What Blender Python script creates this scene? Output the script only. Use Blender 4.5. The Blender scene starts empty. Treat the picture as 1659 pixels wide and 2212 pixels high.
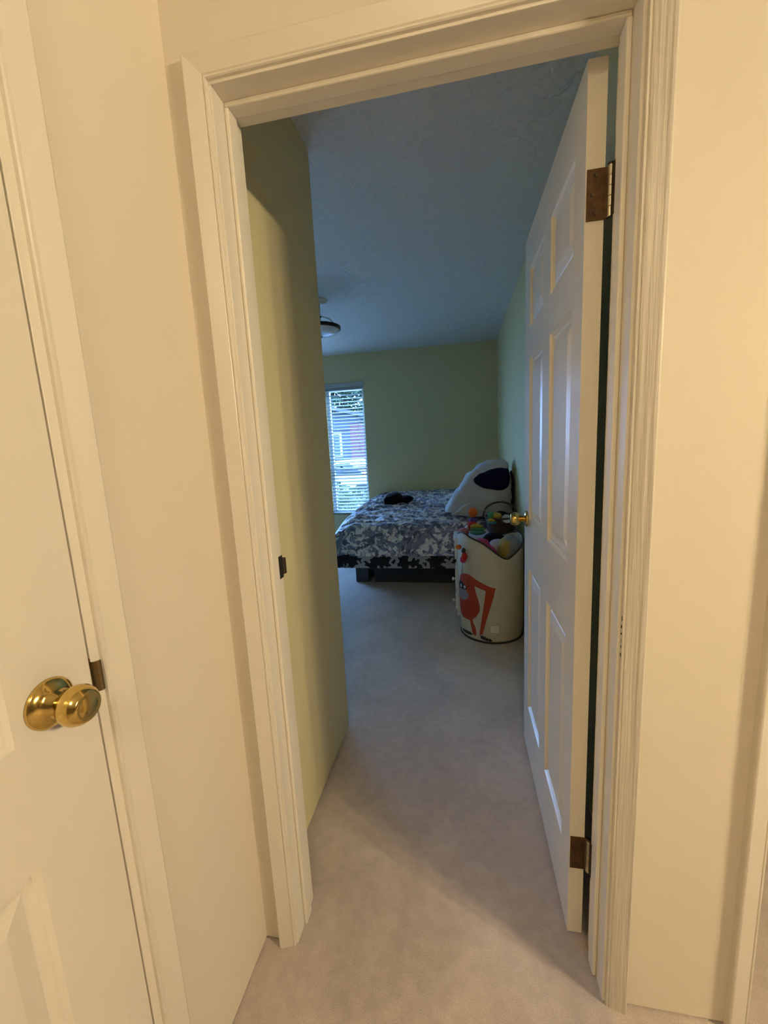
import bpy, bmesh, math, random
from mathutils import Vector, Matrix, noise

random.seed(7)
scene = bpy.context.scene
COL = scene.collection

# ------------------------------------------------------------------ camera
cam_data = bpy.data.cameras.new('camera')
cam = bpy.data.objects.new('camera', cam_data)
COL.objects.link(cam)
scene.camera = cam
R_ = Vector((0.98166901, 0.18362522, -0.05106591))
U_ = Vector((0.02011702, 0.16660802, 0.98581797))
F_ = Vector((-0.18952903, 0.96877425, -0.15985994))
M_ = Matrix((R_, U_, -F_)).transposed().to_4x4()
M_.translation = Vector((0.46409988, -0.84720104, 1.32427725))
cam.matrix_world = M_
cam_data.sensor_fit = 'HORIZONTAL'
cam_data.sensor_width = 36.0
cam_data.lens = 889.26 / 1659 * 36
cam_data.clip_start = 0.01
cam_data.clip_end = 200

# ------------------------------------------------------------------ world, sun, exposure
SKY = 7.2
SUN = 5.0
LAMP = 318.0
FILL = 12.0
EXPOSURE = 1.65
world = bpy.data.worlds.new('world')
scene.world = world
world.use_nodes = True
bg = world.node_tree.nodes['Background']
bg.inputs['Color'].default_value = (0.225, 0.455, 1.0, 1)
bg.inputs['Strength'].default_value = SKY
sun_data = bpy.data.lights.new('sun', 'SUN')
sun_data.energy = SUN
sun_data.angle = 0.02
sun_data.color = (0.75, 0.88, 1.0)
sun = bpy.data.objects.new('sun', sun_data)
COL.objects.link(sun)
sun.rotation_euler = Vector((-0.60, 0.16, -0.78)).to_track_quat('-Z', 'Y').to_euler()
for p_loc, p_rot, p_w in (((-0.98, 4.46, 1.26), (-90, 0, 0), 0.52), ((-2.25, 4.46, 1.26), (-90, 0, 0), 1.5)):
    portal_data = bpy.data.lights.new('window_portal', 'AREA')
    portal_data.shape = 'RECTANGLE'
    portal_data.size = p_w if p_rot[0] else 1.64
    portal_data.size_y = 1.64 if p_rot[0] else p_w
    portal_data.cycles.is_portal = True
    portal = bpy.data.objects.new('window_portal', portal_data)
    COL.objects.link(portal)
    portal.location = p_loc
    portal.rotation_euler = [math.radians(a_) for a_ in p_rot]
vs = scene.view_settings
vs.view_transform = 'Standard'
vs.look = 'None'
vs.gamma = 1.0
vs.use_curve_mapping = False
vs.exposure = EXPOSURE
scene.cycles.max_bounces = 8
scene.cycles.diffuse_bounces = 6
scene.cycles.glossy_bounces = 3
scene.cycles.transparent_max_bounces = 8
scene.cycles.caustics_reflective = False
scene.cycles.caustics_refractive = False
scene.cycles.use_adaptive_sampling = True
scene.cycles.adaptive_threshold = 0.15
scene.cycles.adaptive_min_samples = 20
scene.cycles.sample_clamp_indirect = 5.0

# ------------------------------------------------------------------ constants
WO = 0.763          # door opening width
HD = 2.03           # door head height
WT = 0.115          # front wall thickness
ZC = 2.4546         # ceiling
XL = -0.092         # left wall plane
XBR = 0.883         # bedroom right wall plane
YB = 4.30           # bedroom back wall plane
YC = 0.872          # end of the entry wall
XR2 = 1.063         # second doorway, left jamb

# ------------------------------------------------------------------ materials
def mat(name, color, rough=0.6, metal=0.0, bump=None, spec=0.5, mottle=None, sheen=0.0, coat=0.0):
    m = bpy.data.materials.new(name)
    m.use_nodes = True
    nt = m.node_tree
    b = nt.nodes['Principled BSDF']
    b.inputs['Base Color'].default_value = (*color, 1)
    b.inputs['Roughness'].default_value = rough
    b.inputs['Metallic'].default_value = metal
    b.inputs['Specular IOR Level'].default_value = spec
    b.inputs['Sheen Weight'].default_value = sheen
    b.inputs['Coat Weight'].default_value = coat
    tc = nt.nodes.new('ShaderNodeTexCoord')
    if mottle:
        sc, amt, det = mottle
        n = nt.nodes.new('ShaderNodeTexNoise')
        n.inputs['Scale'].default_value = sc
        n.inputs['Detail'].default_value = det
        nt.links.new(tc.outputs['Object'], n.inputs['Vector'])
        r = nt.nodes.new('ShaderNodeMapRange')
        r.inputs['From Min'].default_value = 0.3
        r.inputs['From Max'].default_value = 0.7
        r.inputs['To Min'].default_value = 1 - amt
        r.inputs['To Max'].default_value = 1 + amt
        nt.links.new(n.outputs['Fac'], r.inputs['Value'])
        h = nt.nodes.new('ShaderNodeMix')
        h.data_type = 'RGBA'
        h.blend_type = 'MULTIPLY'
        h.inputs['Factor'].default_value = 1
        h.inputs['A'].default_value = (*color, 1)
        nt.links.new(r.outputs['Result'], h.inputs['B'])
        nt.links.new(h.outputs['Result'], b.inputs['Base Color'])
    if bump:
        sc, strength, dist, stretch = bump
        mp = nt.nodes.new('ShaderNodeMapping')
        mp.inputs['Scale'].default_value = stretch
        nt.links.new(tc.outputs['Object'], mp.inputs['Vector'])
        n = nt.nodes.new('ShaderNodeTexNoise')
        n.inputs['Scale'].default_value = sc
        n.inputs['Detail'].default_value = 4
        nt.links.new(mp.outputs['Vector'], n.inputs['Vector'])
        bp = nt.nodes.new('ShaderNodeBump')
        bp.inputs['Strength'].default_value = strength
        bp.inputs['Distance'].default_value = dist
        nt.links.new(n.outputs['Fac'], bp.inputs['Height'])
        nt.links.new(bp.outputs['Normal'], b.inputs['Normal'])
    return m

ONE = (1, 1, 1)
M = {}
M['hall_paint'] = mat('hall_wall_paint', (0.68, 0.625, 0.53), 0.6, bump=(160, 0.12, 0.002, ONE), spec=0.3)
M['far_darkened'] = mat('far_hall_darkened', (0.20, 0.17, 0.14), 0.7)  # for walls out of view, darkened to cut bounced light in the hall
M['bed_paint'] = mat('bedroom_wall_paint', (0.63, 0.57, 0.335), 0.6, bump=(160, 0.12, 0.002, ONE), spec=0.3)
M['trim'] = mat('trim_gloss_paint', (0.70, 0.66, 0.58), 0.33, bump=(60, 0.08, 0.0012, (1, 1, 0.06)))
M['trim_grain_shaded'] = mat('trim_grained_shaded_paint', (0.575, 0.54, 0.47), 0.36, bump=(80, 0.9, 0.006, (1, 1, 0.03)))  # real grain; the darker tone paints in the shade on the right leg
M['trim_smooth'] = mat('trim_smooth_paint', (0.645, 0.605, 0.53), 0.36, bump=(40, 0.08, 0.001, (1, 1, 0.1)))
M['trim_head'] = mat('trim_head_paint', (0.645, 0.605, 0.53), 0.36, bump=(70, 0.25, 0.002, (0.04, 1, 1)))
M['door'] = mat('door_semi_gloss_paint', (0.70, 0.66, 0.58), 0.28, bump=(230, 0.16, 0.0015, (1, 1, 0.035)))
M['brass'] = mat('polished_brass', (0.66, 0.47, 0.15), 0.14, 1.0)
M['old_brass'] = mat('tarnished_brass', (0.085, 0.043, 0.015), 0.45, 0.6, mottle=(60, 0.35, 4))
M['strike'] = mat('dull_brown_strike', (0.16, 0.11, 0.05), 0.45, 0.8)
M['dark_metal'] = mat('dark_steel', (0.06, 0.048, 0.035), 0.4, 0.8)
M['steel'] = mat('worn_steel', (0.45, 0.40, 0.30), 0.35, 1.0)  # unseen pale slab added to bounce daylight up onto the bedroom ceiling
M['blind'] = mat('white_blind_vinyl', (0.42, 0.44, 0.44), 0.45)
M['vinyl'] = mat('white_window_vinyl', (0.80, 0.82, 0.84), 0.4)
M['cord'] = mat('white_cord', (0.75, 0.76, 0.78), 0.8)
M['white_furn'] = mat('white_laminate', (0.72, 0.71, 0.68), 0.45)
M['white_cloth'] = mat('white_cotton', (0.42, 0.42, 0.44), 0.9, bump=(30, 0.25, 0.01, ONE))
M['tan_cloth'] = mat('greyish_tan_cotton', (0.36, 0.34, 0.32), 0.9, bump=(30, 0.25, 0.01, ONE))
M['navy'] = mat('navy_knit', (0.005, 0.006, 0.026), 0.95, bump=(200, 0.3, 0.003, ONE), spec=0.1)
M['black_cloth'] = mat('black_cloth', (0.006, 0.006, 0.008), 0.85, bump=(60, 0.3, 0.004, ONE), spec=0.15)
M['black_piping'] = mat('black_piping', (0.015, 0.014, 0.013), 0.7)
M['hamper'] = mat('cream_canvas', (0.49, 0.455, 0.365), 0.9, bump=(500, 0.25, 0.001, ONE), mottle=(9, 0.05, 3))
M['print_orange'] = mat('orange_red_print', (0.34, 0.04, 0.013), 0.85)
M['print_black'] = mat('black_print', (0.02, 0.018, 0.02), 0.85)
M['print_grey'] = mat('grey_print', (0.21, 0.19, 0.22), 0.85)
M['print_white'] = mat('white_print', (0.75, 0.74, 0.70), 0.85)
M['wicker'] = mat('dark_brown_wicker', (0.055, 0.026, 0.014), 0.7, bump=(120, 0.6, 0.004, (1, 1, 3)))
M['pink'] = mat('magenta_cloth', (0.38, 0.035, 0.11), 0.9, bump=(40, 0.3, 0.006, ONE))
M['rose'] = mat('dusty_rose_cloth', (0.42, 0.12, 0.15), 0.9, bump=(40, 0.3, 0.006, ONE))
M['lilac'] = mat('pale_lilac_cloth', (0.45, 0.45, 0.56), 0.9, bump=(40, 0.3, 0.006, ONE))
M['orange'] = mat('orange_plush', (0.55, 0.12, 0.02), 0.9)
M['red'] = mat('red_plush', (0.42, 0.02, 0.018), 0.9)
M['yellow'] = mat('yellow_plush', (0.42, 0.29, 0.04), 0.9)
M['green'] = mat('green_plush', (0.05, 0.22, 0.10), 0.9)
M['teal'] = mat('teal_plush', (0.06, 0.20, 0.20), 0.9)
M['purple'] = mat('purple_plush', (0.07, 0.04, 0.20), 0.9)
M['white_plastic'] = mat('white_plastic', (0.42, 0.44, 0.46), 0.3)
M['mattress'] = mat('white_ticking', (0.6, 0.6, 0.62), 0.9)
M['bronze'] = mat('dark_bronze', (0.05, 0.04, 0.033), 0.35, 0.9)
M['chrome'] = mat('brushed_nickel', (0.6, 0.6, 0.6), 0.2, 1.0)
M['frosted'] = mat('frosted_glass_shade', (0.75, 0.77, 0.8), 0.3, coat=0.4)
M['concrete'] = mat('pale_concrete', (0.30, 0.31, 0.31), 0.9)
M['reflector'] = mat('pale_reflector', (0.62, 0.61, 0.58), 0.9, mottle=(4, 0.08, 4))
M['grass'] = mat('lawn_green', (0.022, 0.05, 0.016), 0.95, mottle=(3, 0.4, 5))
M['leaf'] = mat('shrub_leaf', (0.022, 0.05, 0.018), 0.6)
M['leaf_pale'] = mat('pale_shrub_leaf', (0.045, 0.085, 0.036), 0.6)
M['bark'] = mat('bark', (0.05, 0.035, 0.025), 0.9)
M['siding'] = mat('lavender_grey_siding', (0.085, 0.085, 0.11), 0.8)
M['brick'] = mat('reddish_siding', (0.15, 0.05, 0.06), 0.85)
M['roof'] = mat('grey_shingle', (0.06, 0.06, 0.075), 0.9)
M['house_trim'] = mat('house_white_trim', (0.6, 0.62, 0.62), 0.6)
M['car_white'] = mat('white_car_paint', (0.8, 0.8, 0.8), 0.25, coat=0.5)
M['tyre'] = mat('tyre_rubber', (0.02, 0.02, 0.02), 0.8)
M['dark_glass'] = mat('dark_window_glass', (0.03, 0.04, 0.05), 0.08)

def ceiling_mat():
    m = mat('knockdown_ceiling', (0.62, 0.63, 0.64), 0.55, spec=0.4)
    nt = m.node_tree
    b = nt.nodes['Principled BSDF']
    tc = nt.nodes.new('ShaderNodeTexCoord')
    n1 = nt.nodes.new('ShaderNodeTexNoise')
    n1.inputs['Scale'].default_value = 22
    n1.inputs['Detail'].default_value = 5
    n1.inputs['Distortion'].default_value = 0.6
    nt.links.new(tc.outputs['Object'], n1.inputs['Vector'])
    r = nt.nodes.new('ShaderNodeValToRGB')
    r.color_ramp.elements[0].position = 0.42
    r.color_ramp.elements[1].position = 0.60
    nt.links.new(n1.outputs['Fac'], r.inputs['Fac'])
    bp = nt.nodes.new('ShaderNodeBump')
    bp.inputs['Strength'].default_value = 0.32
    bp.inputs['Distance'].default_value = 0.012
    nt.links.new(r.outputs['Color'], bp.inputs['Height'])
    nt.links.new(bp.outputs['Normal'], b.inputs['Normal'])
    return m
M['ceiling'] = ceiling_mat()

def carpet_mat():
    m = mat('beige_cut_pile_carpet', (0.5, 0.45, 0.4), 1.0, spec=0.1, sheen=0.25)
    nt = m.node_tree
    b = nt.nodes['Principled BSDF']
    tc = nt.nodes.new('ShaderNodeTexCoord')
    def nz(scale, detail, dist=0.0, stretch=ONE):
        mp = nt.nodes.new('ShaderNodeMapping')
        mp.inputs['Scale'].default_value = stretch
        nt.links.new(tc.outputs['Object'], mp.inputs['Vector'])
        n = nt.nodes.new('ShaderNodeTexNoise')
        n.inputs['Scale'].default_value = scale
        n.inputs['Detail'].default_value = detail
        n.inputs['Distortion'].default_value = dist
        nt.links.new(mp.outputs['Vector'], n.inputs['Vector'])
        return n
    big = nz(3.2, 3, 0.8, (1, 0.7, 1))
    fine = nz(420, 3)
    mid = nz(28, 4)
    def mr(n, a, c, lo, hi):
        r = nt.nodes.new('ShaderNodeMapRange')
        r.inputs['From Min'].default_value = a
        r.inputs['From Max'].default_value = c
        r.inputs['To Min'].default_value = lo
        r.inputs['To Max'].default_value = hi
        nt.links.new(n.outputs['Fac'], r.inputs['Value'])
        return r
    f1 = mr(big, 0.35, 0.65, 0.86, 1.08)
    f2 = mr(fine, 0.3, 0.7, 0.84, 1.14)
    f3 = mr(mid, 0.35, 0.65, 0.93, 1.06)
    mu = nt.nodes.new('ShaderNodeMath'); mu.operation = 'MULTIPLY'
    nt.links.new(f1.outputs[0], mu.inputs[0]); nt.links.new(f2.outputs[0], mu.inputs[1])
    mu2 = nt.nodes.new('ShaderNodeMath'); mu2.operation = 'MULTIPLY'
    nt.links.new(mu.outputs[0], mu2.inputs[0]); nt.links.new(f3.outputs[0], mu2.inputs[1])
    mx = nt.nodes.new('ShaderNodeMix'); mx.data_type = 'RGBA'; mx.blend_type = 'MULTIPLY'
    mx.inputs['Factor'].default_value = 1
    mx.inputs['A'].default_value = (0.53, 0.46, 0.415, 1)
    nt.links.new(mu2.outputs[0], mx.inputs['B'])
    nt.links.new(mx.outputs['Result'], b.inputs['Base Color'])
    bp = nt.nodes.new('ShaderNodeBump')
    bp.inputs['Strength'].default_value = 0.5
    bp.inputs['Distance'].default_value = 0.006
    nt.links.new(fine.outputs['Fac'], bp.inputs['Height'])
    bp2 = nt.nodes.new('ShaderNodeBump')
    bp2.inputs['Strength'].default_value = 0.3
    bp2.inputs['Distance'].default_value = 0.015
    nt.links.new(mid.outputs['Fac'], bp2.inputs['Height'])
    nt.links.new(bp.outputs['Normal'], bp2.inputs['Normal'])
    nt.links.new(bp2.outputs['Normal'], b.inputs['Normal'])
    return m
M['carpet'] = carpet_mat()

def floral_mat(name, base, inks, scale, thresholds, rough=0.42):
    """blotchy leaf-and-flower print: distorted noise layers cut into inks"""
    m = mat(name, base, rough, sheen=0.3, spec=0.7)
    nt = m.node_tree
    b = nt.nodes['Principled BSDF']
    tc = nt.nodes.new('ShaderNodeTexCoord')
    prev = None
    for i, (ink, th) in enumerate(zip(inks, thresholds)):
        mp = nt.nodes.new('ShaderNodeMapping')
        mp.inputs['Location'].default_value = (i * 3.7, i * 1.9, i * 5.1)
        nt.links.new(tc.outputs['Object'], mp.inputs['Vector'])
        n = nt.nodes.new('ShaderNodeTexNoise')
        n.inputs['Scale'].default_value = scale * (1 + 0.35 * i)
        n.inputs['Detail'].default_value = 2.5
        n.inputs['Distortion'].default_value = 1.6
        nt.links.new(mp.outputs['Vector'], n.inputs['Vector'])
        r = nt.nodes.new('ShaderNodeValToRGB')
        r.color_ramp.elements[0].position = th - 0.025
        r.color_ramp.elements[1].position = th + 0.025
        nt.links.new(n.outputs['Fac'], r.inputs['Fac'])
        mx = nt.nodes.new('ShaderNodeMix'); mx.data_type = 'RGBA'
        nt.links.new(r.outputs['Color'], mx.inputs['Factor'])
        if prev is None:
            mx.inputs['A'].default_value = (*base, 1)
        else:
            nt.links.new(prev.outputs['Result'], mx.inputs['A'])
        mx.inputs['B'].default_value = (*ink, 1)
        prev = mx
    nt.links.new(prev.outputs['Result'], b.inputs['Base Color'])
    return m
M['quilt'] = floral_mat('blue_floral_quilt', (0.72, 0.72, 0.74),
                        [(0.17, 0.19, 0.30), (0.06, 0.07, 0.14), (0.60, 0.60, 0.63)], 9.0, [0.47, 0.56, 0.60])

def flower_mat():
    m = mat('black_cover_white_flowers', (0.01, 0.01, 0.012), 0.85)
    nt = m.node_tree
    b = nt.nodes['Principled BSDF']
    tc = nt.nodes.new('ShaderNodeTexCoord')
    mp = nt.nodes.new('ShaderNodeMapping')
    mp.inputs['Scale'].default_value = (1, 1, 1)
    nt.links.new(tc.outputs['Object'], mp.inputs['Vector'])
    nz = nt.nodes.new('ShaderNodeTexNoise')
    nz.inputs['Scale'].default_value = 26
    nt.links.new(mp.outputs['Vector'], nz.inputs['Vector'])
    vm = nt.nodes.new('ShaderNodeVectorMath'); vm.operation = 'MULTIPLY_ADD'
    vm.inputs[1].default_value = (0.05, 0.05, 0.05)
    nt.links.new(nz.outputs['Color'], vm.inputs[0])
    nt.links.new(mp.outputs['Vector'], vm.inputs[2])
    vo = nt.nodes.new('ShaderNodeTexVoronoi')
    vo.inputs['Scale'].default_value = 7.5
    nt.links.new(vm.outputs['Vector'], vo.inputs['Vector'])
    sub = nt.nodes.new('ShaderNodeVectorMath'); sub.operation = 'SUBTRACT'
    nt.links.new(vm.outputs['Vector'], sub.inputs[0])
    nt.links.new(vo.outputs['Position'], sub.inputs[1])
    sp = nt.nodes.new('ShaderNodeSeparateXYZ')
    nt.links.new(sub.outputs['Vector'], sp.inputs['Vector'])
    at = nt.nodes.new('ShaderNodeMath'); at.operation = 'ARCTAN2'
    nt.links.new(sp.outputs['Z'], at.inputs[0]); nt.links.new(sp.outputs['X'], at.inputs[1])
    m5 = nt.nodes.new('ShaderNodeMath'); m5.operation = 'MULTIPLY'; m5.inputs[1].default_value = 6
    nt.links.new(at.outputs[0], m5.inputs[0])
    cs = nt.nodes.new('ShaderNodeMath'); cs.operation = 'COSINE'
    nt.links.new(m5.outputs[0], cs.inputs[0])
    ma = nt.nodes.new('ShaderNodeMath'); ma.operation = 'MULTIPLY_ADD'
    ma.inputs[1].default_value = 0.12; ma.inputs[2].default_value = 0.42
    nt.links.new(cs.outputs[0], ma.inputs[0])
    lt = nt.nodes.new('ShaderNodeMath'); lt.operation = 'LESS_THAN'
    nt.links.new(vo.outputs['Distance'], lt.inputs[0]); nt.links.new(ma.outputs[0], lt.inputs[1])
    mx = nt.nodes.new('ShaderNodeMix'); mx.data_type = 'RGBA'
    mx.inputs['A'].default_value = (0.008, 0.008, 0.010, 1)
    mx.inputs['B'].default_value = (0.34, 0.33, 0.36, 1)
    nt.links.new(lt.outputs[0], mx.inputs['Factor'])
    nt.links.new(mx.outputs['Result'], b.inputs['Base Color'])
    return m
M['flowers'] = flower_mat()
M['blocker'] = mat('dark_blocker', (0.03, 0.032, 0.036), 0.5)

def shirt_mat():
    """yellow-and-grey printed cloth bulging from the hamper"""
    m = mat('yellow_grey_printed_cloth', (0.3, 0.3, 0.3), 0.9)
    nt = m.node_tree
    b = nt.nodes['Principled BSDF']
    tc = nt.nodes.new('ShaderNodeTexCoord')
    sp = nt.nodes.new('ShaderNodeSeparateXYZ')
    nt.links.new(tc.outputs['Object'], sp.inputs['Vector'])
    n = nt.nodes.new('ShaderNodeTexNoise'); n.inputs['Scale'].default_value = 14
    nt.links.new(tc.outputs['Object'], n.inputs['Vector'])
    ad = nt.nodes.new('ShaderNodeMath'); ad.operation = 'MULTIPLY_ADD'
    ad.inputs[1].default_value = 0.08
    nt.links.new(n.outputs['Fac'], ad.inputs[0]); nt.links.new(sp.outputs['X'], ad.inputs[2])
    r = nt.nodes.new('ShaderNodeValToRGB')
    e = r.color_ramp.elements
    e[0].position = 0.775; e[0].color = (0.34, 0.25, 0.06, 1)
    e[1].position = 0.79; e[1].color = (0.20, 0.20, 0.21, 1)
    nt.links.new(ad.outputs[0], r.inputs['Fac'])
    nt.links.new(r.outputs['Color'], b.inputs['Base Color'])
    return m
M['shirt'] = shirt_mat()

def glass_mat():
    m = bpy.data.materials.new('window_glass')
    m.use_nodes = True
    nt = m.node_tree
    nt.nodes.clear()
    out = nt.nodes.new('ShaderNodeOutputMaterial')
    t = nt.nodes.new('ShaderNodeBsdfTransparent')
    t.inputs['Color'].default_value = (0.93, 0.97, 0.97, 1)
    g = nt.nodes.new('ShaderNodeBsdfGlossy')
    g.inputs['Roughness'].default_value = 0.02
    mx = nt.nodes.new('ShaderNodeMixShader')
    mx.inputs['Fac'].default_value = 0.06
    nt.links.new(t.outputs[0], mx.inputs[1]); nt.links.new(g.outputs[0], mx.inputs[2])
    nt.links.new(mx.outputs[0], out.inputs['Surface'])
    return m
M['glass'] = glass_mat()

def emit_mat(name, color, strength):
    m = bpy.data.materials.new(name)
    m.use_nodes = True
    b = m.node_tree.nodes['Principled BSDF']
    b.inputs['Base Color'].default_value = (0.9, 0.88, 0.82, 1)
    b.inputs['Emission Color'].default_value = (*color, 1)
    b.inputs['Emission Strength'].default_value = strength
    return m
M['bulb'] = emit_mat('glowing_frosted_bulb', (1.0, 0.785, 0.475), LAMP)

M['drum'] = emit_mat('glowing_drum_shade', (1.0, 0.785, 0.475), FILL)

# ------------------------------------------------------------------ helpers
class MB:
    """collects geometry in world coordinates, builds ONE mesh object"""
    def __init__(self):
        self.v = []; self.f = []; self.mi = []
    def add(self, verts, faces, mi=0):
        o = len(self.v)
        self.v += [tuple(p) for p in verts]
        self.f += [tuple(i + o for i in f) for f in faces]
        self.mi += [mi] * len(faces)
        return self
    def box(self, a, b, mi=0):
        x0, y0, z0 = a; x1, y1, z1 = b
        v = [(x0, y0, z0), (x1, y0, z0), (x1, y1, z0), (x0, y1, z0), (x0, y0, z1), (x1, y0, z1), (x1, y1, z1), (x0, y1, z1)]
        return self.add(v, [(0, 3, 2, 1), (4, 5, 6, 7), (0, 1, 5, 4), (1, 2, 6, 5), (2, 3, 7, 6), (3, 0, 4, 7)], mi)
    def quad(self, a, b, c, d, mi=0):
        return self.add([a, b, c, d], [(0, 1, 2, 3)], mi)
    def prism(self, poly, fn, t0, t1, mi=0):
        """poly: 2-D outline; fn(u, v, t) -> xyz"""
        n = len(poly)
        v = [fn(u, w, t0) for u, w in poly] + [fn(u, w, t1) for u, w in poly]
        f = [tuple(range(n))[::-1], tuple(range(n, 2 * n))]
        f += [(i, (i + 1) % n, n + (i + 1) % n, n + i) for i in range(n)]
        return self.add(v, f, mi)
    def lathe(self, prof, origin, axis, seg=32, mi=0):
        """prof: (radius, distance along axis)"""
        ax = Vector(axis).normalized()
        t = Vector((0, 0, 1)) if abs(ax.z) < 0.9 else Vector((1, 0, 0))
        e1 = ax.cross(t).normalized(); e2 = ax.cross(e1)
        o = Vector(origin)
        v = []
        for r, d in prof:
            for k in range(seg):
                a = 2 * math.pi * k / seg
                v.append(o + ax * d + (e1 * math.cos(a) + e2 * math.sin(a)) * max(r, 1e-5))
        f = []
        for i in range(len(prof) - 1):
            for k in range(seg):
                k2 = (k + 1) % seg
                f.append((i * seg + k, i * seg + k2, (i + 1) * seg + k2, (i + 1) * seg + k))
        f.append(tuple(range(seg))[::-1])
        f.append(tuple((len(prof) - 1) * seg + k for k in range(seg)))
        return self.add(v, f, mi)
    def tube(self, pts, r, seg=8, mi=0, closed=False):
        pts = [Vector(p) for p in pts]
        n = len(pts)
        v = []
        for i, p in enumerate(pts):
            if closed:
                d = pts[(i + 1) % n] - pts[i - 1]
            else:
                d = pts[min(i + 1, n - 1)] - pts[max(i - 1, 0)]
            d.normalize()
            t = Vector((0, 0, 1)) if abs(d.z) < 0.9 else Vector((1, 0, 0))
            e1 = d.cross(t).normalized(); e2 = d.cross(e1)
            rr = r[i] if isinstance(r, (list, tuple)) else r
            for k in range(seg):
                a = 2 * math.pi * k / seg
                v.append(p + (e1 * math.cos(a) + e2 * math.sin(a)) * rr)
        f = []
        m = n if closed else n - 1
        for i in range(m):
            j = (i + 1) % n
            for k in range(seg):
                k2 = (k + 1) % seg
                f.append((i * seg + k, i * seg + k2, j * seg + k2, j * seg + k))
        if not closed:
            f.append(tuple(range(seg))[::-1]); f.append(tuple((n - 1) * seg + k for k in range(seg)))
        return self.add(v, f, mi)
    def build(self, name, mats, parent=None, smooth=False, bevel=0.0, subsurf=0, fix=True):
        root = parent
        while root is not None and root.parent is not None:
            root = root.parent
        off = Vector(root.location) if root is not None else Vector((0, 0, 0))
        me = bpy.data.meshes.new(name)
        me.from_pydata([tuple(Vector(p) - off) for p in self.v], [], self.f)
        if not isinstance(mats, (list, tuple)):
            mats = [mats]
        for m in mats:
            me.materials.append(m)
        for p, i in zip(me.polygons, self.mi):
            p.material_index = i
            p.use_smooth = smooth
        if fix:
            bm = bmesh.new(); bm.from_mesh(me)
            bmesh.ops.remove_doubles(bm, verts=bm.verts, dist=1e-6)
            bmesh.ops.recalc_face_normals(bm, faces=bm.faces)
            bm.to_mesh(me); bm.free()
        me.update()
        o = bpy.data.objects.new(name, me)
        COL.objects.link(o)
        if parent is not None:
            o.parent = parent
        if bevel:
            b = o.modifiers.new('bevel', 'BEVEL')
            b.width = bevel; b.segments = 2; b.limit_method = 'ANGLE'; b.angle_limit = math.radians(40)
        if subsurf:
            s = o.modifiers.new('subsurf', 'SUBSURF')
            s.levels = subsurf; s.render_levels = subsurf
        return o

def tag(o, label=None, cat=None, group=None, kind=None):
    if label: o['label'] = label
    if cat: o['category'] = cat
    if group: o['group'] = group
    if kind: o['kind'] = kind
    return o

def empty(name, loc, label=None, cat=None, group=None, kind=None):
    o = bpy.data.objects.new(name, None)
    o.empty_display_size = 0.05
    COL.objects.link(o)
    o.location = loc
    return tag(o, label, cat, group, kind)

def struct(o, label, cat):
    return tag(o, label, cat, None, 'structure')

def blob(name, pts, m, parent=None, levels=2, wrinkle=0.0, wscale=8.0, seed=0.0, flat_z=None):
    """soft lump: convex hull of points, subdivided and wrinkled"""
    bm = bmesh.new()
    for p in pts:
        bm.verts.new(p)
    r = bmesh.ops.convex_hull(bm, input=bm.verts)
    junk = [e for e in r['geom_interior'] + r['geom_unused'] if isinstance(e, bmesh.types.BMVert)]
    if junk:
        bmesh.ops.delete(bm, geom=list(set(junk)), context='VERTS')
    bmesh.ops.triangulate(bm, faces=bm.faces)
    bmesh.ops.subdivide_edges(bm, edges=bm.edges, cuts=3, use_grid_fill=True)
    for _ in range(levels * 3):
        bmesh.ops.smooth_vert(bm, verts=bm.verts, factor=0.5, use_axis_x=True, use_axis_y=True, use_axis_z=True)
    bmesh.ops.subdivide_edges(bm, edges=bm.edges, cuts=1, use_grid_fill=True)
    bmesh.ops.smooth_vert(bm, verts=bm.verts, factor=0.5, use_axis_x=True, use_axis_y=True, use_axis_z=True)
    bm.normal_update()
    if wrinkle:
        for v in bm.verts:
            p = v.co * wscale + Vector((seed, seed * 2.3, -seed))
            n = noise.noise(p) + 0.5 * noise.noise(p * 2.3)
            n2 = 1 - abs(noise.noise(Vector((p.x * 0.5, p.y, p.z * 1.6)) + Vector((5, 1, 7)))) * 2
            v.co += v.normal * wrinkle * (n * 0.7 + n2 * 0.5)
    if flat_z is not None:
        for v in bm.verts:
            if v.co.z < flat_z:
                v.co.z = flat_z
    mb = MB()
    bm.verts.index_update()
    mb.add([v.co.copy() for v in bm.verts], [tuple(v.index for v in f.verts) for f in bm.faces])
    bm.free()
    return mb.build(name, m, parent, smooth=True)

def ellipsoid_pts(c, r, n=18, seed=1):
    rnd = random.Random(seed)
    out = []
    for i in range(n):
        z = 1 - 2 * (i + 0.5) / n
        a = i * 2.39996
        s = math.sqrt(1 - z * z)
        k = 0.92 + rnd.random() * 0.16
        out.append((c[0] + r[0] * s * math.cos(a) * k, c[1] + r[1] * s * math.sin(a) * k, c[2] + r[2] * z * k))
    return out

# ------------------------------------------------------------------ the setting
GAP = 0.006
mb = MB(); mb.box((-3.1, -5.0, -0.05), (6.0, 4.44, 0.0))
struct(mb.build('floor', M['carpet']), 'worn beige cut-pile carpet running from hall into bedroom', 'carpet')
mb = MB(); mb.box((-3.2, -5.1, ZC), (6.1, 4.44, ZC + 0.15))
struct(mb.build('ceiling', M['ceiling']), 'white ceiling with knockdown plaster texture', 'ceiling')

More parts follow.
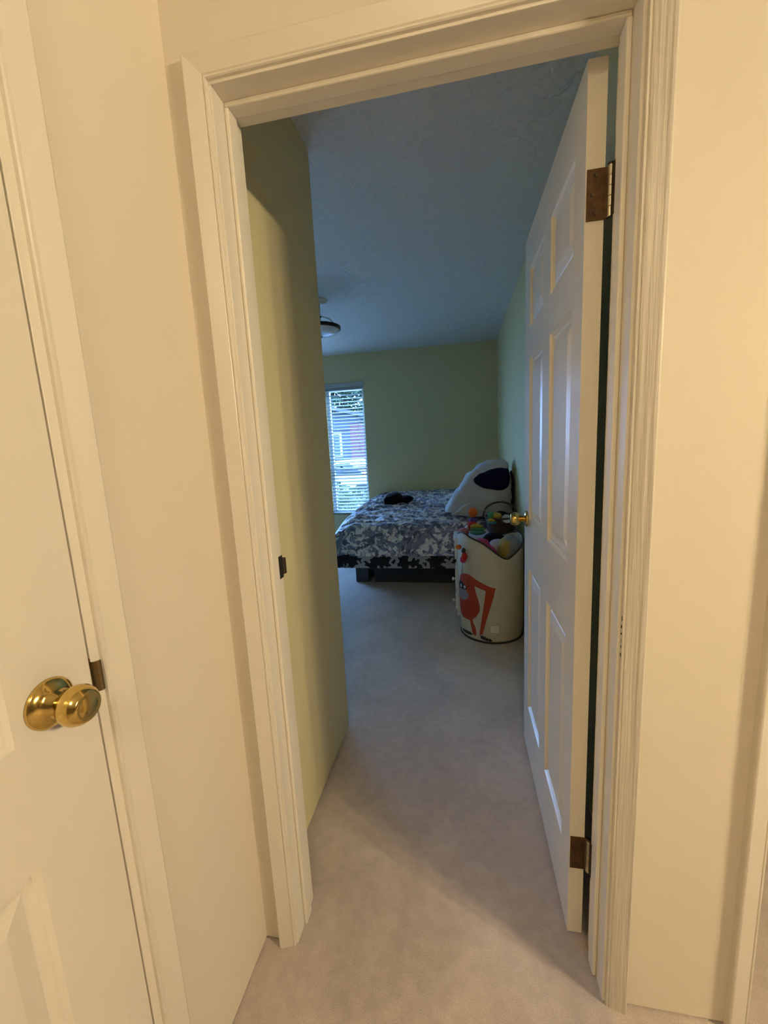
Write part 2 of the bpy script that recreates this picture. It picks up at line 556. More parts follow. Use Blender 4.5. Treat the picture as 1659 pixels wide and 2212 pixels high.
# front wall, hall paint on the hall side, bedroom paint on the other (two slots by face)
def two_sided(mb_):
    for i, f in enumerate(mb_.f):
        ys = [mb_.v[k][1] for k in f]
        if min(ys) > 0.10:
            mb_.mi[i] = 1
    return mb_
mb = MB()
mb.box((-0.20, 0, GAP), (-0.02, WT, ZC))
mb.box((-0.02, 0, HD + 0.02), (WO + 0.02, WT, ZC))
mb.box((WO + 0.02, 0, GAP), (XR2 - 0.02, WT, ZC))
mb.box((XR2 - 0.02, 0, HD + 0.02), (1.85, WT, ZC))
mb.box((1.85, 0, GAP), (2.05, WT, ZC))
struct(two_sided(mb).build('wall_front', [M['hall_paint'], M['bed_paint']]), 'cream painted hall wall around the bedroom doorway', 'wall')

# left hall wall with its own doorway
D2Y0, D2Y1 = -1.08, -0.367
mb = MB()
mb.box((XL - 0.11, D2Y1 + 0.018, GAP), (XL, 0.0, ZC))
mb.box((XL - 0.11, D2Y0 - 0.018, HD + 0.02), (XL, D2Y1 + 0.018, ZC))
mb.box((XL - 0.11, -5.0, GAP), (XL, D2Y0 - 0.018, ZC))
struct(mb.build('wall_left', M['hall_paint']), 'cream painted side wall of the hall with brass-knob door', 'wall')

mb = MB()
mb.box((-0.20, WT, GAP), (-0.0965, YC - 0.1, ZC))
mb.box((-3.1, YC - 0.1, GAP), (-0.0965, YC, ZC))
struct(mb.build('wall_entry', M['bed_paint'], bevel=0.004), 'pale yellow-green bedroom wall beside the entry, ending at a corner', 'wall')

mb = MB(); mb.box((XBR, WT, GAP), (XBR + 0.11, YB, ZC))
o = mb.build('wall_right', [M['bed_paint'], M['hall_paint']])
for p in o.data.polygons:
    if p.center.x > XBR + 0.1: p.material_index = 1
struct(o, 'pale green bedroom wall behind the open door', 'wall')

WX0, WX1, WZ0, WZ1 = -1.235, -0.727, 0.452, 2.075
mb = MB()
LW0, LW1 = -3.0, -1.50
mb.box((-3.1, YB, 0), (LW0, YB + 0.14, ZC)); mb.box((LW1, YB, 0), (WX0, YB + 0.14, ZC))
mb.box((LW0, YB, 0), (LW1, YB + 0.14, WZ0)); mb.box((LW0, YB, WZ1), (LW1, YB + 0.14, ZC))
mb.box((WX1, YB, 0), (6.0, YB + 0.14, ZC))
mb.box((WX0, YB, 0), (WX1, YB + 0.14, WZ0)); mb.box((WX0, YB, WZ1), (WX1, YB + 0.14, ZC))
struct(mb.build('wall_back', M['bed_paint']), 'pale green bedroom far wall with a tall window at its left', 'wall')
mb = MB(); mb.box((-3.2, -5.0, -0.05), (-3.1, 4.44, ZC))
struct(mb.build('wall_far_left', M['bed_paint']), 'pale green bedroom side wall left of window', 'wall')
mb = MB(); mb.box((-3.2, -5.1, -0.05), (6.1, -5.0, ZC))
struct(mb.build('wall_hall_end', M['far_darkened']), 'light-absorbing brown hall wall far behind the viewer', 'wall')
mb = MB(); mb.box((6.0, -5.0, -0.05), (6.1, 4.44, ZC))
struct(mb.build('wall_hall_right', M['far_darkened']), 'light-absorbing brown end wall of the hall', 'wall')

# ---- door frame of the bedroom (trim_1): casing, jamb, stop
def casing_profile():
    # (across from inner edge outward, proud of the wall)
    return [(0, 0), (0, 0.006), (0.0015, 0.0085), (0.0045, 0.0088), (0.006, 0.0072), (0.0078, 0.0092),
            (0.0385, 0.0185), (0.041, 0.0177), (0.0425, 0.0145), (0.0425, 0)]

def casing_set(root, x0, x1, zh, y_face, sgn, names=True, sides='lr', base=0.0):
    """casing around an opening x0..x1 in a wall face at y_face, proud towards sgn (−1 = hall side)"""
    pr = casing_profile()
    rv = 0.005
    W = 0.0425
    def side(xi, d, zlo=base):
        m_ = MB()
        n = len(pr)
        lo = [(xi + d * u, y_face + sgn * h, zlo) for u, h in pr]
        hi = [(xi + d * u, y_face + sgn * h, zh + rv + u) for u, h in pr]
        f = [tuple(range(n)), tuple(range(n, 2 * n))] + [(i, (i + 1) % n, n + (i + 1) % n, n + i) for i in range(n)]
        m_.add(lo + hi, f)
        return m_.build('casing_leg', M['trim_grain_shaded'] if d > 0 and root.name == 'trim_1' else M['trim_smooth'], root)
    if 'l' in sides: side(x0 - rv, -1)
    if 'r' in sides: side(x1 + rv, 1)
    m_ = MB(); n = len(pr)
    a = [(x0 - rv - u, y_face + sgn * h, zh + rv + u) for u, h in pr]
    b = [(x1 + rv + u, y_face + sgn * h, zh + rv + u) for u, h in pr]
    m_.add(a + b, [tuple(range(n)), tuple(range(n, 2 * n))] + [(i, (i + 1) % n, n + (i + 1) % n, n + i) for i in range(n)])
    m_.build('casing_head', M['trim_head'], root)

t1 = empty('trim_1', (WO / 2, WT / 2, 0), 'white painted door frame around the bedroom doorway', 'door frame', kind='structure')
casing_set(t1, 0, WO, HD, 0.0, -1)
casing_set(t1, 0, WO, HD, WT, 1, base=0.0)
ST0, ST1, STP = 0.0436, 0.080, 0.0095
mb = MB(); mb.box((-0.02, 0, 0), (0, WT, HD)); mb.build('jamb', M['trim'], t1, bevel=0.0015)
mb = MB(); mb.box((WO, 0, 0), (WO + 0.02, WT, HD)); mb.build('jamb', M['trim'], t1, bevel=0.0015)
mb = MB(); mb.box((-0.02, 0, HD), (WO + 0.02, WT, HD + 0.02)); mb.build('jamb_head', M['trim'], t1, bevel=0.0015)
mb = MB(); mb.box((0, ST0, 0.004), (STP, ST1, HD - STP)); mb.build('door_stop', M['trim'], t1, bevel=0.003)
mb = MB(); mb.box((WO - STP, ST0, 0.004), (WO, ST1, HD - STP)); mb.build('door_stop', M['trim'], t1, bevel=0.003)
mb = MB(); mb.box((0, ST0, HD - STP), (WO, ST1, HD)); mb.build('door_stop_head', M['trim'], t1, bevel=0.003)
mb = MB(); mb.box((0.0, 0.0835, 1.0), (0.0016, WT + 0.001, 1.058))
mb.tube([(0.001, WT, 1.029), (0.004, WT + 0.007, 1.029), (0.001, WT + 0.016, 1.029)], 0.0008, 4)
mb.add([(0.0, WT, 1.006), (0.0065, WT + 0.010, 1.008), (0.0065, WT + 0.010, 1.05), (0.0, WT, 1.052),
        (0.002, WT + 0.020, 1.010), (0.002, WT + 0.020, 1.048)], [(0, 1, 2, 3), (1, 4, 5, 2)])
tag(mb.build('strike_plate', M['dark_metal'], t1), 'dark strike plate')

for (cz_, ch_, cx_) in ((0.962, 0.010, 0.0), (0.945, 0.006, -0.0006), (0.93, 0.004, -0.0004), (0.915, 0.008, 0.0004), (0.902, 0.005, 0.0), (0.885, 0.007, -0.0004), (0.875, 0.003, 0.0006)):
    mb = MB(); mb.box((WO + 0.0047 + cx_, -0.0068, cz_ - ch_ / 2), (WO + 0.0060 + cx_, -0.0050, cz_ + ch_ / 2))
    tag(mb.build('paint_chip', M['black_piping'], t1), 'dark chip in the white paint')

# ---- frame of the left hall door (trim_2); the doorway is in a wall of constant x
def swap(root_casing):
    for o_ in root_casing.children_recursive:
        if o_.type == 'MESH':
            for v in o_.data.vertices:
                v.co = Vector((-v.co.y, v.co.x, v.co.z))
            o_.data.flip_normals()
t2 = empty('trim_2', (0, 0, 0), 'white painted door frame in the hall side wall', 'door frame', kind='structure')
# built along x as if the wall face were y = 0, then turned a quarter and moved into place
casing_set(t2, D2Y0 - 0.012, D2Y1 + 0.012, HD, 0.0, -1)
mb = MB(); mb.box((D2Y1 + 0.002, 0.0, 0), (D2Y1 + 0.018, 0.11, HD)); mb.build('jamb', M['trim'], t2, bevel=0.0012)
mb = MB(); mb.box((D2Y0 - 0.018, 0.0, 0), (D2Y0 - 0.002, 0.11, HD)); mb.build('jamb', M['trim'], t2, bevel=0.0012)
mb = MB(); mb.box((D2Y0 - 0.018, 0.0, HD), (D2Y1 + 0.018, 0.11, HD + 0.018)); mb.build('jamb_head', M['trim'], t2, bevel=0.0012)
mb = MB()
mb.box((D2Y1 - 0.001, 0.001, 0.972), (D2Y1 + 0.0025, 0.03, 1.030))
# curved lip coming out past the jamb edge
for (a0, a1) in ((0, 1), (1, 2), (2, 3), (3, 4)):
    pts_ = [(D2Y1 + 0.001, 0.002), (D2Y1 + 0.002, -0.004), (D2Y1 + 0.0045, -0.007), (D2Y1 + 0.0075, -0.0085), (D2Y1 + 0.0105, -0.008)]
    p, q_ = pts_[a0], pts_[a1]
    zz = [0.977, 1.025]
    mb.add([(p[0], p[1], zz[0]), (q_[0], q_[1], zz[0]), (q_[0], q_[1], zz[1]), (p[0], p[1], zz[1]),
            (p[0], p[1] - 0.0012, zz[0]), (q_[0], q_[1] - 0.0012, zz[0]), (q_[0], q_[1] - 0.0012, zz[1]), (p[0], p[1] - 0.0012, zz[1])],
           [(0, 1, 2, 3), (4, 5, 6, 7), (0, 1, 5, 4), (3, 2, 6, 7)])
tag(mb.build('strike_plate', M['strike'], t2), 'tarnished brass strike plate with curled lip')
swap(t2)
t2.location = (XL, 0, 0)

# ---- frame of the neighbouring doorway on the right (trim_3)
t3 = empty('trim_3', ((XR2 + 1.83) / 2, WT / 2, 0), 'white painted door frame edge at the right border of the picture', 'door frame', kind='structure')
casing_set(t3, XR2, 1.83, HD, 0.0, -1)
mb = MB(); mb.box((XR2 - 0.02, 0, 0), (XR2, WT, HD)); mb.build('jamb', M['trim'], t3, bevel=0.0015)
mb = MB(); mb.box((1.83, 0, 0), (1.85, WT, HD)); mb.build('jamb', M['trim'], t3, bevel=0.0015)
mb = MB(); mb.box((XR2 - 0.02, 0, HD), (1.85, WT, HD + 0.02)); mb.build('jamb_head', M['trim'], t3, bevel=0.0015)

# ------------------------------------------------------------------ six-panel doors
RINGS = [(0, 0), (0.005, 0.0055), (0.0085, 0.0055), (0.0115, 0.0095), (0.020, 0.0105), (0.024, 0.0085), (0.048, 0.0025)]
def panel_door(root, width, height, thick, fn, ucuts, zpairs):
    """fn(u, d, z): u along the width, d depth into the leaf from the seen face (0..thick)"""
    us = sorted({0, width, *[c for p in ucuts for c in p]})
    zs = sorted({0, height, *[c for p in zpairs for c in p]})
    m_ = MB()
    for i in range(len(us) - 1):
        for j in range(len(zs) - 1):
            u0, u1, z0, z1 = us[i], us[i + 1], zs[j], zs[j + 1]
            if (u0, u1) in ucuts and (z0, z1) in zpairs:
                continue
            for d in (0, thick):
                m_.quad(fn(u0, d, z0), fn(u1, d, z0), fn(u1, d, z1), fn(u0, d, z1))
    for a, b in zip(us[:-1], us[1:]):
        m_.quad(fn(a, 0, 0), fn(b, 0, 0), fn(b, thick, 0), fn(a, thick, 0))
        m_.quad(fn(a, 0, height), fn(b, 0, height), fn(b, thick, height), fn(a, thick, height))
    for a, b in zip(zs[:-1], zs[1:]):
        m_.quad(fn(0, 0, a), fn(0, 0, b), fn(0, thick, b), fn(0, thick, a))
        m_.quad(fn(width, 0, a), fn(width, 0, b), fn(width, thick, b), fn(width, thick, a))
    m_.build('door_leaf', M['door'], root)
    for (u0, u1) in ucuts:
        for (z0, z1) in zpairs:
            p = MB()
            for face in (0, 1):
                rings = []
                for ins, dep in RINGS:
                    d = dep if face == 0 else thick - dep
                    rings.append([fn(u0 + ins, d, z0 + ins), fn(u1 - ins, d, z0 + ins), fn(u1 - ins, d, z1 - ins), fn(u0 + ins, d, z1 - ins)])
                for a, b in zip(rings[:-1], rings[1:]):
                    for k in range(4):
                        k2 = (k + 1) % 4
                        p.quad(a[k], a[k2], b[k2], b[k])
                p.add(rings[-1], [(0, 1, 2, 3)])
            p.build('panel', M['door'], root)

def door_knob(root, origin, axis, name='knob', r=0.0345):
    k = MB()
    k.lathe([(0.0001, 0.0), (r, 0.0), (r, 0.003), (r * 0.93, 0.0065), (r * 0.70, 0.010), (r * 0.47, 0.0125), (r * 0.43, 0.020)], origin, axis, 40)
    ro = k.build('rosette', M['brass'], root, smooth=True)
    k = MB()
    k.lathe([(0.0115, 0.012), (0.0115, 0.024), (0.0155, 0.027), (0.0225, 0.033), (0.0262, 0.041), (0.0268, 0.048), (0.0245, 0.056),
             (0.0205, 0.062), (0.0175, 0.0640), (0.0155, 0.0632), (0.0135, 0.0637), (0.006, 0.0650), (0.0002, 0.0652)], origin, axis, 48)
    kn = k.build(name, M['brass'], root, smooth=True)
    return ro, kn

# bedroom door: near corner at (0.7155, 0.128), swung open to just past square
DW, DT, DH = 0.756, 0.036, 2.018
ang = math.radians(0.45)
def fn1(u, d, z):
    x, y = d, u
    return (0.7152 + x * math.cos(ang) - y * math.sin(ang), 0.1285 + x * math.sin(ang) + y * math.cos(ang), 0.012 + z)
zp = [(0.213, 0.810), (1.0, 1.598), (1.70, 1.898)]
d1 = empty('door_1', (0.752, 0.1285, 0), 'white six-panel door standing open into the bedroom', 'door', kind='structure')
panel_door(d1, DW, DH, DT, fn1, [(0.080, 0.316), (0.414, 0.652)], zp)
ro, kn = door_knob(d1, fn1(0.696, 0, 0.998), (-1, 0, 0), r=0.032)
ko = Vector(fn1(0.696, DT, 0.998))
door_knob(d1, ko, (1, 0, 0), r=0.032)
for zh in (1.793, 0.262):
    h = MB()
    h.box((0.7175, 0.1262, zh - 0.0465), (0.7520, 0.1287, zh + 0.0465))
    hp = h.build('hinge', M['old_brass'], d1)
    tag(hp, 'tarnished brass hinge plate')
    h = MB()
    h.add([(0.7520, 0.1262, zh - 0.0465), (0.7575, 0.122, zh - 0.0465), (0.7575, 0.122, zh + 0.0465), (0.7520, 0.1262, zh + 0.0465),
           (0.7520, 0.1287, zh - 0.0465), (0.7595, 0.126, zh - 0.0465), (0.7595, 0.126, zh + 0.0465), (0.7520, 0.1287, zh + 0.0465)],
          [(0, 1, 2, 3), (4, 5, 6, 7), (0, 1, 5, 4), (3, 2, 6, 7)])
    h.build('hinge_leaf', M['old_brass'], hp)
    for k in range(5):
        z0 = zh - 0.0465 + k * 0.0186
        h = MB(); h.lathe([(0.0054, 0.0003), (0.0058, 0.001), (0.0058, 0.0176), (0.0054, 0.0183)], (0.7595, 0.1215, z0), (0, 0, 1), 14)
        h.build('knuckle', M['steel'], hp, smooth=False)
    h = MB(); h.lathe([(0.003, 0), (0.0064, 0.001), (0.0064, 0.003), (0.003, 0.0045)], (0.7595, 0.1215, zh + 0.0465), (0, 0, 1), 14)
    h.build('pin_cap', M['dark_metal'], hp, smooth=True)
    for (sx, sz) in ((0.7275, 0.0), (0.7335, -0.034), (0.7335, 0.034)):
        h = MB(); h.lathe([(0.0036, 0.0), (0.0032, 0.0008), (0.0012, 0.0004)], (sx, 0.1262, zh + sz), (0, -1, 0), 14)
        h.build('screw', M['dark_metal'], hp, smooth=False)
    h = MB(); h.box((WO - 0.0015, 0.0815, zh - 0.0465), (WO, 0.1185, zh + 0.0465)); h.build('jamb_plate', M['dark_metal'], hp)

# left hall door, closed
d2 = empty('door_2', (XL, (D2Y0 + D2Y1) / 2, 0), 'white six-panel door with shiny brass knob in the hall side wall', 'door', kind='structure')
DW2 = D2Y1 - 0.0025 - (D2Y0 + 0.002)
def fn2(u, d, z):
    return (XL + 0.001 - d, D2Y1 - 0.0025 - u, 0.012 + z)
panel_door(d2, DW2, DH, 0.035, fn2, [(0.114, 0.318), (0.39, 0.60)], [(0.213, 0.792), (0.962, 1.598), (1.70, 1.898)])
door_knob(d2, fn2(0.0645, 0, 0.992), (1, 0, 0), r=0.0338)

# ------------------------------------------------------------------ window_1
w1 = empty('window_1', ((WX0 + WX1) / 2, YB + 0.11, WZ0), 'tall narrow white sash window in the far bedroom wall', 'window', kind='structure')
fy0, fy1 = YB + 0.085, YB + 0.135
mb = MB()
mb.box((WX0, fy0, WZ0), (WX0 + 0.04, fy1, WZ1)); mb.box((WX1 - 0.04, fy0, WZ0), (WX1, fy1, WZ1))
mb.box((WX0 + 0.04, fy0, WZ0), (WX1 - 0.04, fy1, WZ0 + 0.045)); mb.box((WX0 + 0.04, fy0, WZ1 - 0.045), (WX1 - 0.04, fy1, WZ1))
mb.build('window_frame', M['vinyl'], w1)
mr = 1.045
mb = MB(); mb.box((WX0 + 0.04, fy0 + 0.004, mr - 0.022), (WX1 - 0.04, fy1 - 0.006, mr + 0.022)); mb.build('meeting_rail', M['vinyl'], w1)
mb = MB(); mb.box((WX0 + 0.04, fy0 + 0.024, WZ0 + 0.045), (WX1 - 0.04, fy0 + 0.028, mr - 0.022)); mb.build('pane', M['glass'], w1)
mb = MB(); mb.box((WX0 + 0.04, fy0 + 0.030, mr + 0.022), (WX1 - 0.04, fy0 + 0.034, WZ1 - 0.045)); mb.build('pane', M['glass'], w1)
mb = MB(); mb.box((-1.115, fy0 - 0.004, mr + 0.022), (-1.075, fy0 + 0.012, mr + 0.032)); mb.box((-1.10, fy0 - 0.008, mr + 0.032), (-1.085, fy0 + 0.006, mr + 0.04))
mb.build('sash_lock', M['dark_metal'], w1)

# ---- unseen second window, added so more daylight fills the bedroom
w2 = empty('added_window_2', ((LW0 + LW1) / 2, YB + 0.11, WZ0), 'added unseen window further left, letting more daylight into the bedroom', 'window', kind='structure')
mb = MB()
mb.box((LW0, fy0, WZ0), (LW0 + 0.04, fy1, WZ1)); mb.box((LW1 - 0.04, fy0, WZ0), (LW1, fy1, WZ1))
mb.box((LW0 + 0.04, fy0, WZ0), (LW1 - 0.04, fy1, WZ0 + 0.045)); mb.box((LW0 + 0.04, fy0, WZ1 - 0.045), (LW1 - 0.04, fy1, WZ1))
mb.build('window_frame', M['vinyl'], w2)
mb = MB(); mb.box((LW0 + 0.04, fy0 + 0.004, mr - 0.022), (LW1 - 0.04, fy1 - 0.006, mr + 0.022)); mb.build('meeting_rail', M['vinyl'], w2)
mb = MB(); mb.box((LW0 + 0.04, fy0 + 0.024, WZ0 + 0.045), (LW1 - 0.04, fy0 + 0.028, mr - 0.022)); mb.build('pane', M['glass'], w2)
mb = MB(); mb.box((LW0 + 0.04, fy0 + 0.030, mr + 0.022), (LW1 - 0.04, fy0 + 0.034, WZ1 - 0.045)); mb.build('pane', M['glass'], w2)

# ---- venetian blind
bl = empty('window_blind', ((WX0 + WX1) / 2, YB + 0.035, WZ0), 'white slatted venetian blind, slats open, in the bedroom window', 'window blind')
bx0, bx1 = WX0 + 0.006, WX1 - 0.006
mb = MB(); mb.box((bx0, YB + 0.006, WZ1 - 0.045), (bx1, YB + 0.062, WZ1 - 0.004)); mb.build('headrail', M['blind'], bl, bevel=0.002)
mb = MB(); mb.box((WX0 - 0.012, YB - 0.022, WZ1 - 0.014), (WX1 + 0.012, YB - 0.006, WZ1 + 0.040)); 
mb.box((WX0 - 0.012, YB - 0.006, WZ1 + 0.0), (WX0 - 0.002, YB, WZ1 + 0.040)); mb.box((WX1 + 0.002, YB - 0.006, WZ1 + 0.0), (WX1 + 0.012, YB, WZ1 + 0.040))
mb.build('valance', M['blind'], bl, bevel=0.003)
NS, SP = 36, 0.0418
me0 = None
for k in range(NS):
    zc = WZ0 + 0.055 + k * SP
    if me0 is None:
        m_ = MB()
        prof = []
        for i in range(7):
            t = -1 + 2 * i / 6
            yy = YB + 0.035 + t * 0.0245
            zz = zc + 0.0025 * (1 - t * t) + t * 0.0075
            prof.append((yy, zz))
        n = len(prof)
        v = []
        for x in (bx0 + 0.002, bx1 - 0.002):
            v += [(x, y, z + 0.0013) for y, z in prof] + [(x, y, z - 0.0013) for y, z in prof]
        f = []
        for i in range(n - 1):
            f += [(i, i + 1, 2 * n + i + 1, 2 * n + i), (n + i, n + i + 1, 3 * n + i + 1, 3 * n + i)]
        f += [(0, n, 3 * n, 2 * n), (n - 1, 2 * n - 1, 4 * n - 1, 3 * n - 1)]
        f += [tuple(list(range(n)) + list(range(2 * n - 1, n - 1, -1))), tuple(list(range(2 * n, 3 * n)) + list(range(4 * n - 1, 3 * n - 1, -1)))]
        m_.add(v, f)
        s = m_.build('slat', M['blind'], bl, smooth=False)
        me0, z_first = s.data, zc
    else:
        s = bpy.data.objects.new('slat', me0)
        COL.objects.link(s); s.parent = bl
        s.location = (0, 0, zc - z_first)
mb = MB(); mb.box((bx0, YB + 0.010, WZ0 + 0.006), (bx1, YB + 0.060, WZ0 + 0.024)); mb.build('bottom_rail', M['blind'], bl, bevel=0.003)
for cxx in (WX0 + 0.085, WX1 - 0.085):
    for yy in (YB + 0.009, YB + 0.061):
        mb = MB(); mb.tube([(cxx, yy, WZ0 + 0.02), (cxx, yy, WZ1 - 0.03)], 0.0012, 5); mb.build('ladder_cord', M['cord'], bl)

# ------------------------------------------------------------------ bed
BX0, BX1, BY0, BY1 = -0.615, 0.872, 2.50, 4.285
bed = empty('bed', ((BX0 + BX1) / 2, (BY0 + BY1) / 2, 0), 'bed on a raised metal frame pushed into the far bedroom corner', 'bed')
mb = MB()
for y in (BY0 + 0.10, BY1 - 0.05):
    mb.box((BX0 + 0.05, y - 0.015, 0.262), (BX1 - 0.03, y + 0.015, 0.282))
for x in (BX0 + 0.07, BX1 - 0.05):
    mb.box((x - 0.015, BY0 + 0.10, 0.262), (x + 0.015, BY1 - 0.05, 0.282))
mb.build('bed_frame', M['dark_metal'], bed)
for x in (BX0 + 0.30, BX1 - 0.10):
    for y in (BY0 + 1.0, BY1 - 0.15):
        mb = MB(); mb.lathe([(0.020, 0.0), (0.024, 0.004), (0.024, 0.03), (0.016, 0.04), (0.016, 0.26)], (x, y, 0), (0, 0, 1), 14)
        mb.build('leg', M['dark_metal'], bed, smooth=True)
# box spring in black cover with white flowers
mb = MB(); mb.box((BX0 - 0.024, BY0 - 0.012, 0.283), (BX1, BY1, 0.452))
tag(mb.build('box_spring', M['flowers'], bed, bevel=0.012), 'black box spring cover printed with pale flowers')
mb = MB(); mb.box((BX0 + 0.02, BY0 + 0.02, 0.452), (BX1, BY1, 0.63))
mb.build('mattress', M['mattress'], bed, bevel=0.03)

for bx_a, bx_b, lab in ((BX0 + 0.02, BX0 + 0.15, 'narrow dark storage box added to darken the left side under the bed'), (BX0 + 0.21, BX1 - 0.06, 'wide dark storage box added to darken the middle under the bed')):
    sb_ = empty('blocker_box', ((bx_a + bx_b) / 2, 3.5, 0), lab, 'box')  # dark boxes added to block light and deepen the shade under the bed
    mb = MB(); mb.box((bx_a, 2.95, 0.0), (bx_b, 3.35, 0.175)); mb.build('body', M['blocker'], sb_, bevel=0.006)
    mb = MB(); mb.box((bx_a - 0.006, 2.944, 0.175), (bx_b + 0.006, 3.356, 0.20)); mb.build('lid', M['blocker'], sb_, bevel=0.006)

# quilt draped over mattress, front and left side hanging
def quilt():
    nx, ny = 210, 230
    X0, X1, Y0, Y1 = BX0 + 0.03, BX1 + 0.002, BY0 + 0.03, BY1 + 0.002
    drop = 0.285
    rad = 0.055
    vs_, fs_ = [], []
    def over(d):
        """arc-length d beyond the edge -> (outwards, down)"""
        if d <= 0: return 0.0, 0.0
        q = rad * math.pi / 2
        if d < q:
            a = d / rad
            return rad * math.sin(a), rad * (1 - math.cos(a))
        return rad, rad + (d - q)
    for j in range(ny + 1):
        t = j / ny
        sy = (Y0 - drop - 0.03) + t * (Y1 - (Y0 - drop - 0.03))
        for i in range(nx + 1):
            u = i / nx
            sx = (X0 - drop - 0.03) + u * (X1 - (X0 - drop - 0.03))
            dx, dy = X0 - sx, Y0 - sy
            ox, zx = over(dx); oy, zy = over(dy)
            x = max(sx, X0) - ox
            y = max(sy, Y0) - oy
            top = 0.655 + 0.055 * min(1, max(0, (y - BY0) / 0.9)) ** 0.7 + 0.015 * max(0, x - BX0) 
            # puffy soft corner near the front-left
            cd = max(0, 0.16 - max(0, x - X0)) ; ce = max(0, 0.13 - max(0, y - Y0))
            top -= 0.9 * cd * cd + 0.5 * ce * ce + 5.0 * cd * cd * ce
            z = top - max(zx, zy) - 0.15 * min(zx, zy)
            p = Vector((x, y, z))
            # wrinkles: ridges running mostly along x on the top
            w = Vector((x * 3.2 + 0.6 * math.sin(y * 7), y * 9.5 + 1.2 * math.sin(x * 4.0), 0.0))
            r1 = 1 - 2 * abs(noise.noise(w + Vector((3, 1, 0))))
            r2 = noise.noise(Vector((x * 10, y * 26, 4.0)))
            ontop = 1.0 if max(dx, dy) <= 0 else max(0.0, 1 - max(dx, dy) / 0.06)
            amp = ontop * min(1.0, 0.35 + 1.2 * max(0, min(1, (y - BY0) / 0.5)))
            p.z += amp * (0.055 * max(0, r1 - 0.35) ** 1.2 + 0.014 * r2)
            # gentle folds on the hanging sides
            if dy > 0.05:
                p.y -= 0.007 * noise.noise(Vector((x * 7, z * 3, 9.0))) + 0.004
            if dx > 0.05:
                p.x -= 0.007 * noise.noise(Vector((y * 7, z * 3, 2.0))) + 0.004
            if p.z < 0.405: p.z = 0.405 + 0.006 * math.sin(x * 9 + y * 5)
            vs_.append(p)
    for j in range(ny):
        for i in range(nx):
            a = j * (nx + 1) + i
            fs_.append((a, a + 1, a + nx + 2, a + nx + 1))
    m_ = MB(); m_.add(vs_, fs_)
    o_ = m_.build('quilt', M['quilt'], None, smooth=True)
    s_ = o_.modifiers.new('solid', 'SOLIDIFY'); s_.thickness = 0.012; s_.offset = -1
    return o_
tag(quilt(), 'rumpled quilt with blue and white floral print covering the bed', 'quilt')

# ------------------------------------------------------------------ things on the bed
# black knit hat lying on its side
hat = empty('knit_hat', (-0.20, 3.26, 0.725), 'small black knit hat lying on the floral quilt', 'hat')
blob('crown', ellipsoid_pts((-0.225, 3.28, 0.782), (0.105, 0.11, 0.062), 26, 3), M['black_cloth'], hat, 1, 0.007, 14, 1.0)
mb = MB()
mb.lathe([(0.048, 0.0), (0.054, 0.004), (0.054, 0.022), (0.049, 0.026), (0.042, 0.022), (0.040, 0.004)], (-0.265, 3.205, 0.765), (-0.35, -0.9, -0.15), 26)
mb.build('brim', M['black_cloth'], hat, smooth=True)
blob('fold', ellipsoid_pts((-0.115, 3.30, 0.768), (0.085, 0.085, 0.042), 22, 5), M['black_cloth'], hat, 1, 0.007, 16, 2.0)

# big white bundle leaning in the corner against the wall
pts = [(0.31, 2.62, 0.72), (0.34, 2.60, 0.81), (0.32, 3.0, 0.72), (0.43, 2.62, 0.95), (0.42, 3.02, 0.90), (0.54, 2.64, 1.09), (0.55, 3.0, 1.06),
       (0.62, 2.66, 1.155), (0.64, 2.98, 1.12), (0.82, 2.68, 1.155), (0.82, 2.95, 1.13), (0.85, 2.66, 1.03), (0.855, 2.66, 0.80), (0.855, 2.66, 0.70), (0.85, 3.0, 0.70),
       (0.60, 2.56, 0.70), (0.60, 2.57, 0.88), (0.82, 2.58, 0.90), (0.40, 2.56, 0.70), (0.80, 2.56, 0.70)]
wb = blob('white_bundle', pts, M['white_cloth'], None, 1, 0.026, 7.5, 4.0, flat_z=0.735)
tag(wb, 'large white cloth bundle heaped on the bed against the wall', 'bedding')
blob('fold', [(0.35, 2.52, 0.73), (0.39, 2.49, 0.715), (0.45, 2.51, 0.80), (0.58, 2.50, 0.865), (0.70, 2.50, 0.86), (0.82, 2.50, 0.85), (0.85, 2.53, 0.78), (0.85, 2.49, 0.71), (0.60, 2.475, 0.71), (0.45, 2.62, 0.74), (0.8, 2.62, 0.74)],
     M['tan_cloth'], wb, 1, 0.020, 11, 7.0)
pts = [(0.53, 2.60, 1.005), (0.56, 2.58, 0.975), (0.64, 2.57, 0.925), (0.70, 2.575, 0.905), (0.78, 2.585, 0.915), (0.835, 2.60, 0.925), (0.845, 2.61, 1.02), (0.84, 2.63, 1.075),
       (0.72, 2.61, 1.08), (0.63, 2.59, 1.05), (0.60, 2.70, 1.08), (0.83, 2.73, 1.10), (0.70, 2.72, 1.10), (0.68, 2.565, 0.99), (0.80, 2.575, 1.00)]
nv = blob('navy_garment', pts, M['navy'], None, 1, 0.008, 9, 2.5)
tag(nv, 'folded navy blue garment on top of white cloth bundle', 'clothing')
pts = [(0.835, 2.66, 0.74), (0.872, 2.63, 0.74), (0.872, 2.95, 0.74), (0.835, 2.95, 0.74), (0.838, 2.66, 0.95), (0.872, 2.62, 0.98), (0.874, 2.75, 1.10), (0.85, 2.78, 1.05), (0.872, 2.95, 1.0)]
bb = blob('dark_bag', pts, M['black_cloth'], None, 1, 0.004, 10, 6.0)
tag(bb, 'dark narrow bag wedged between white bundle and wall', 'bag')

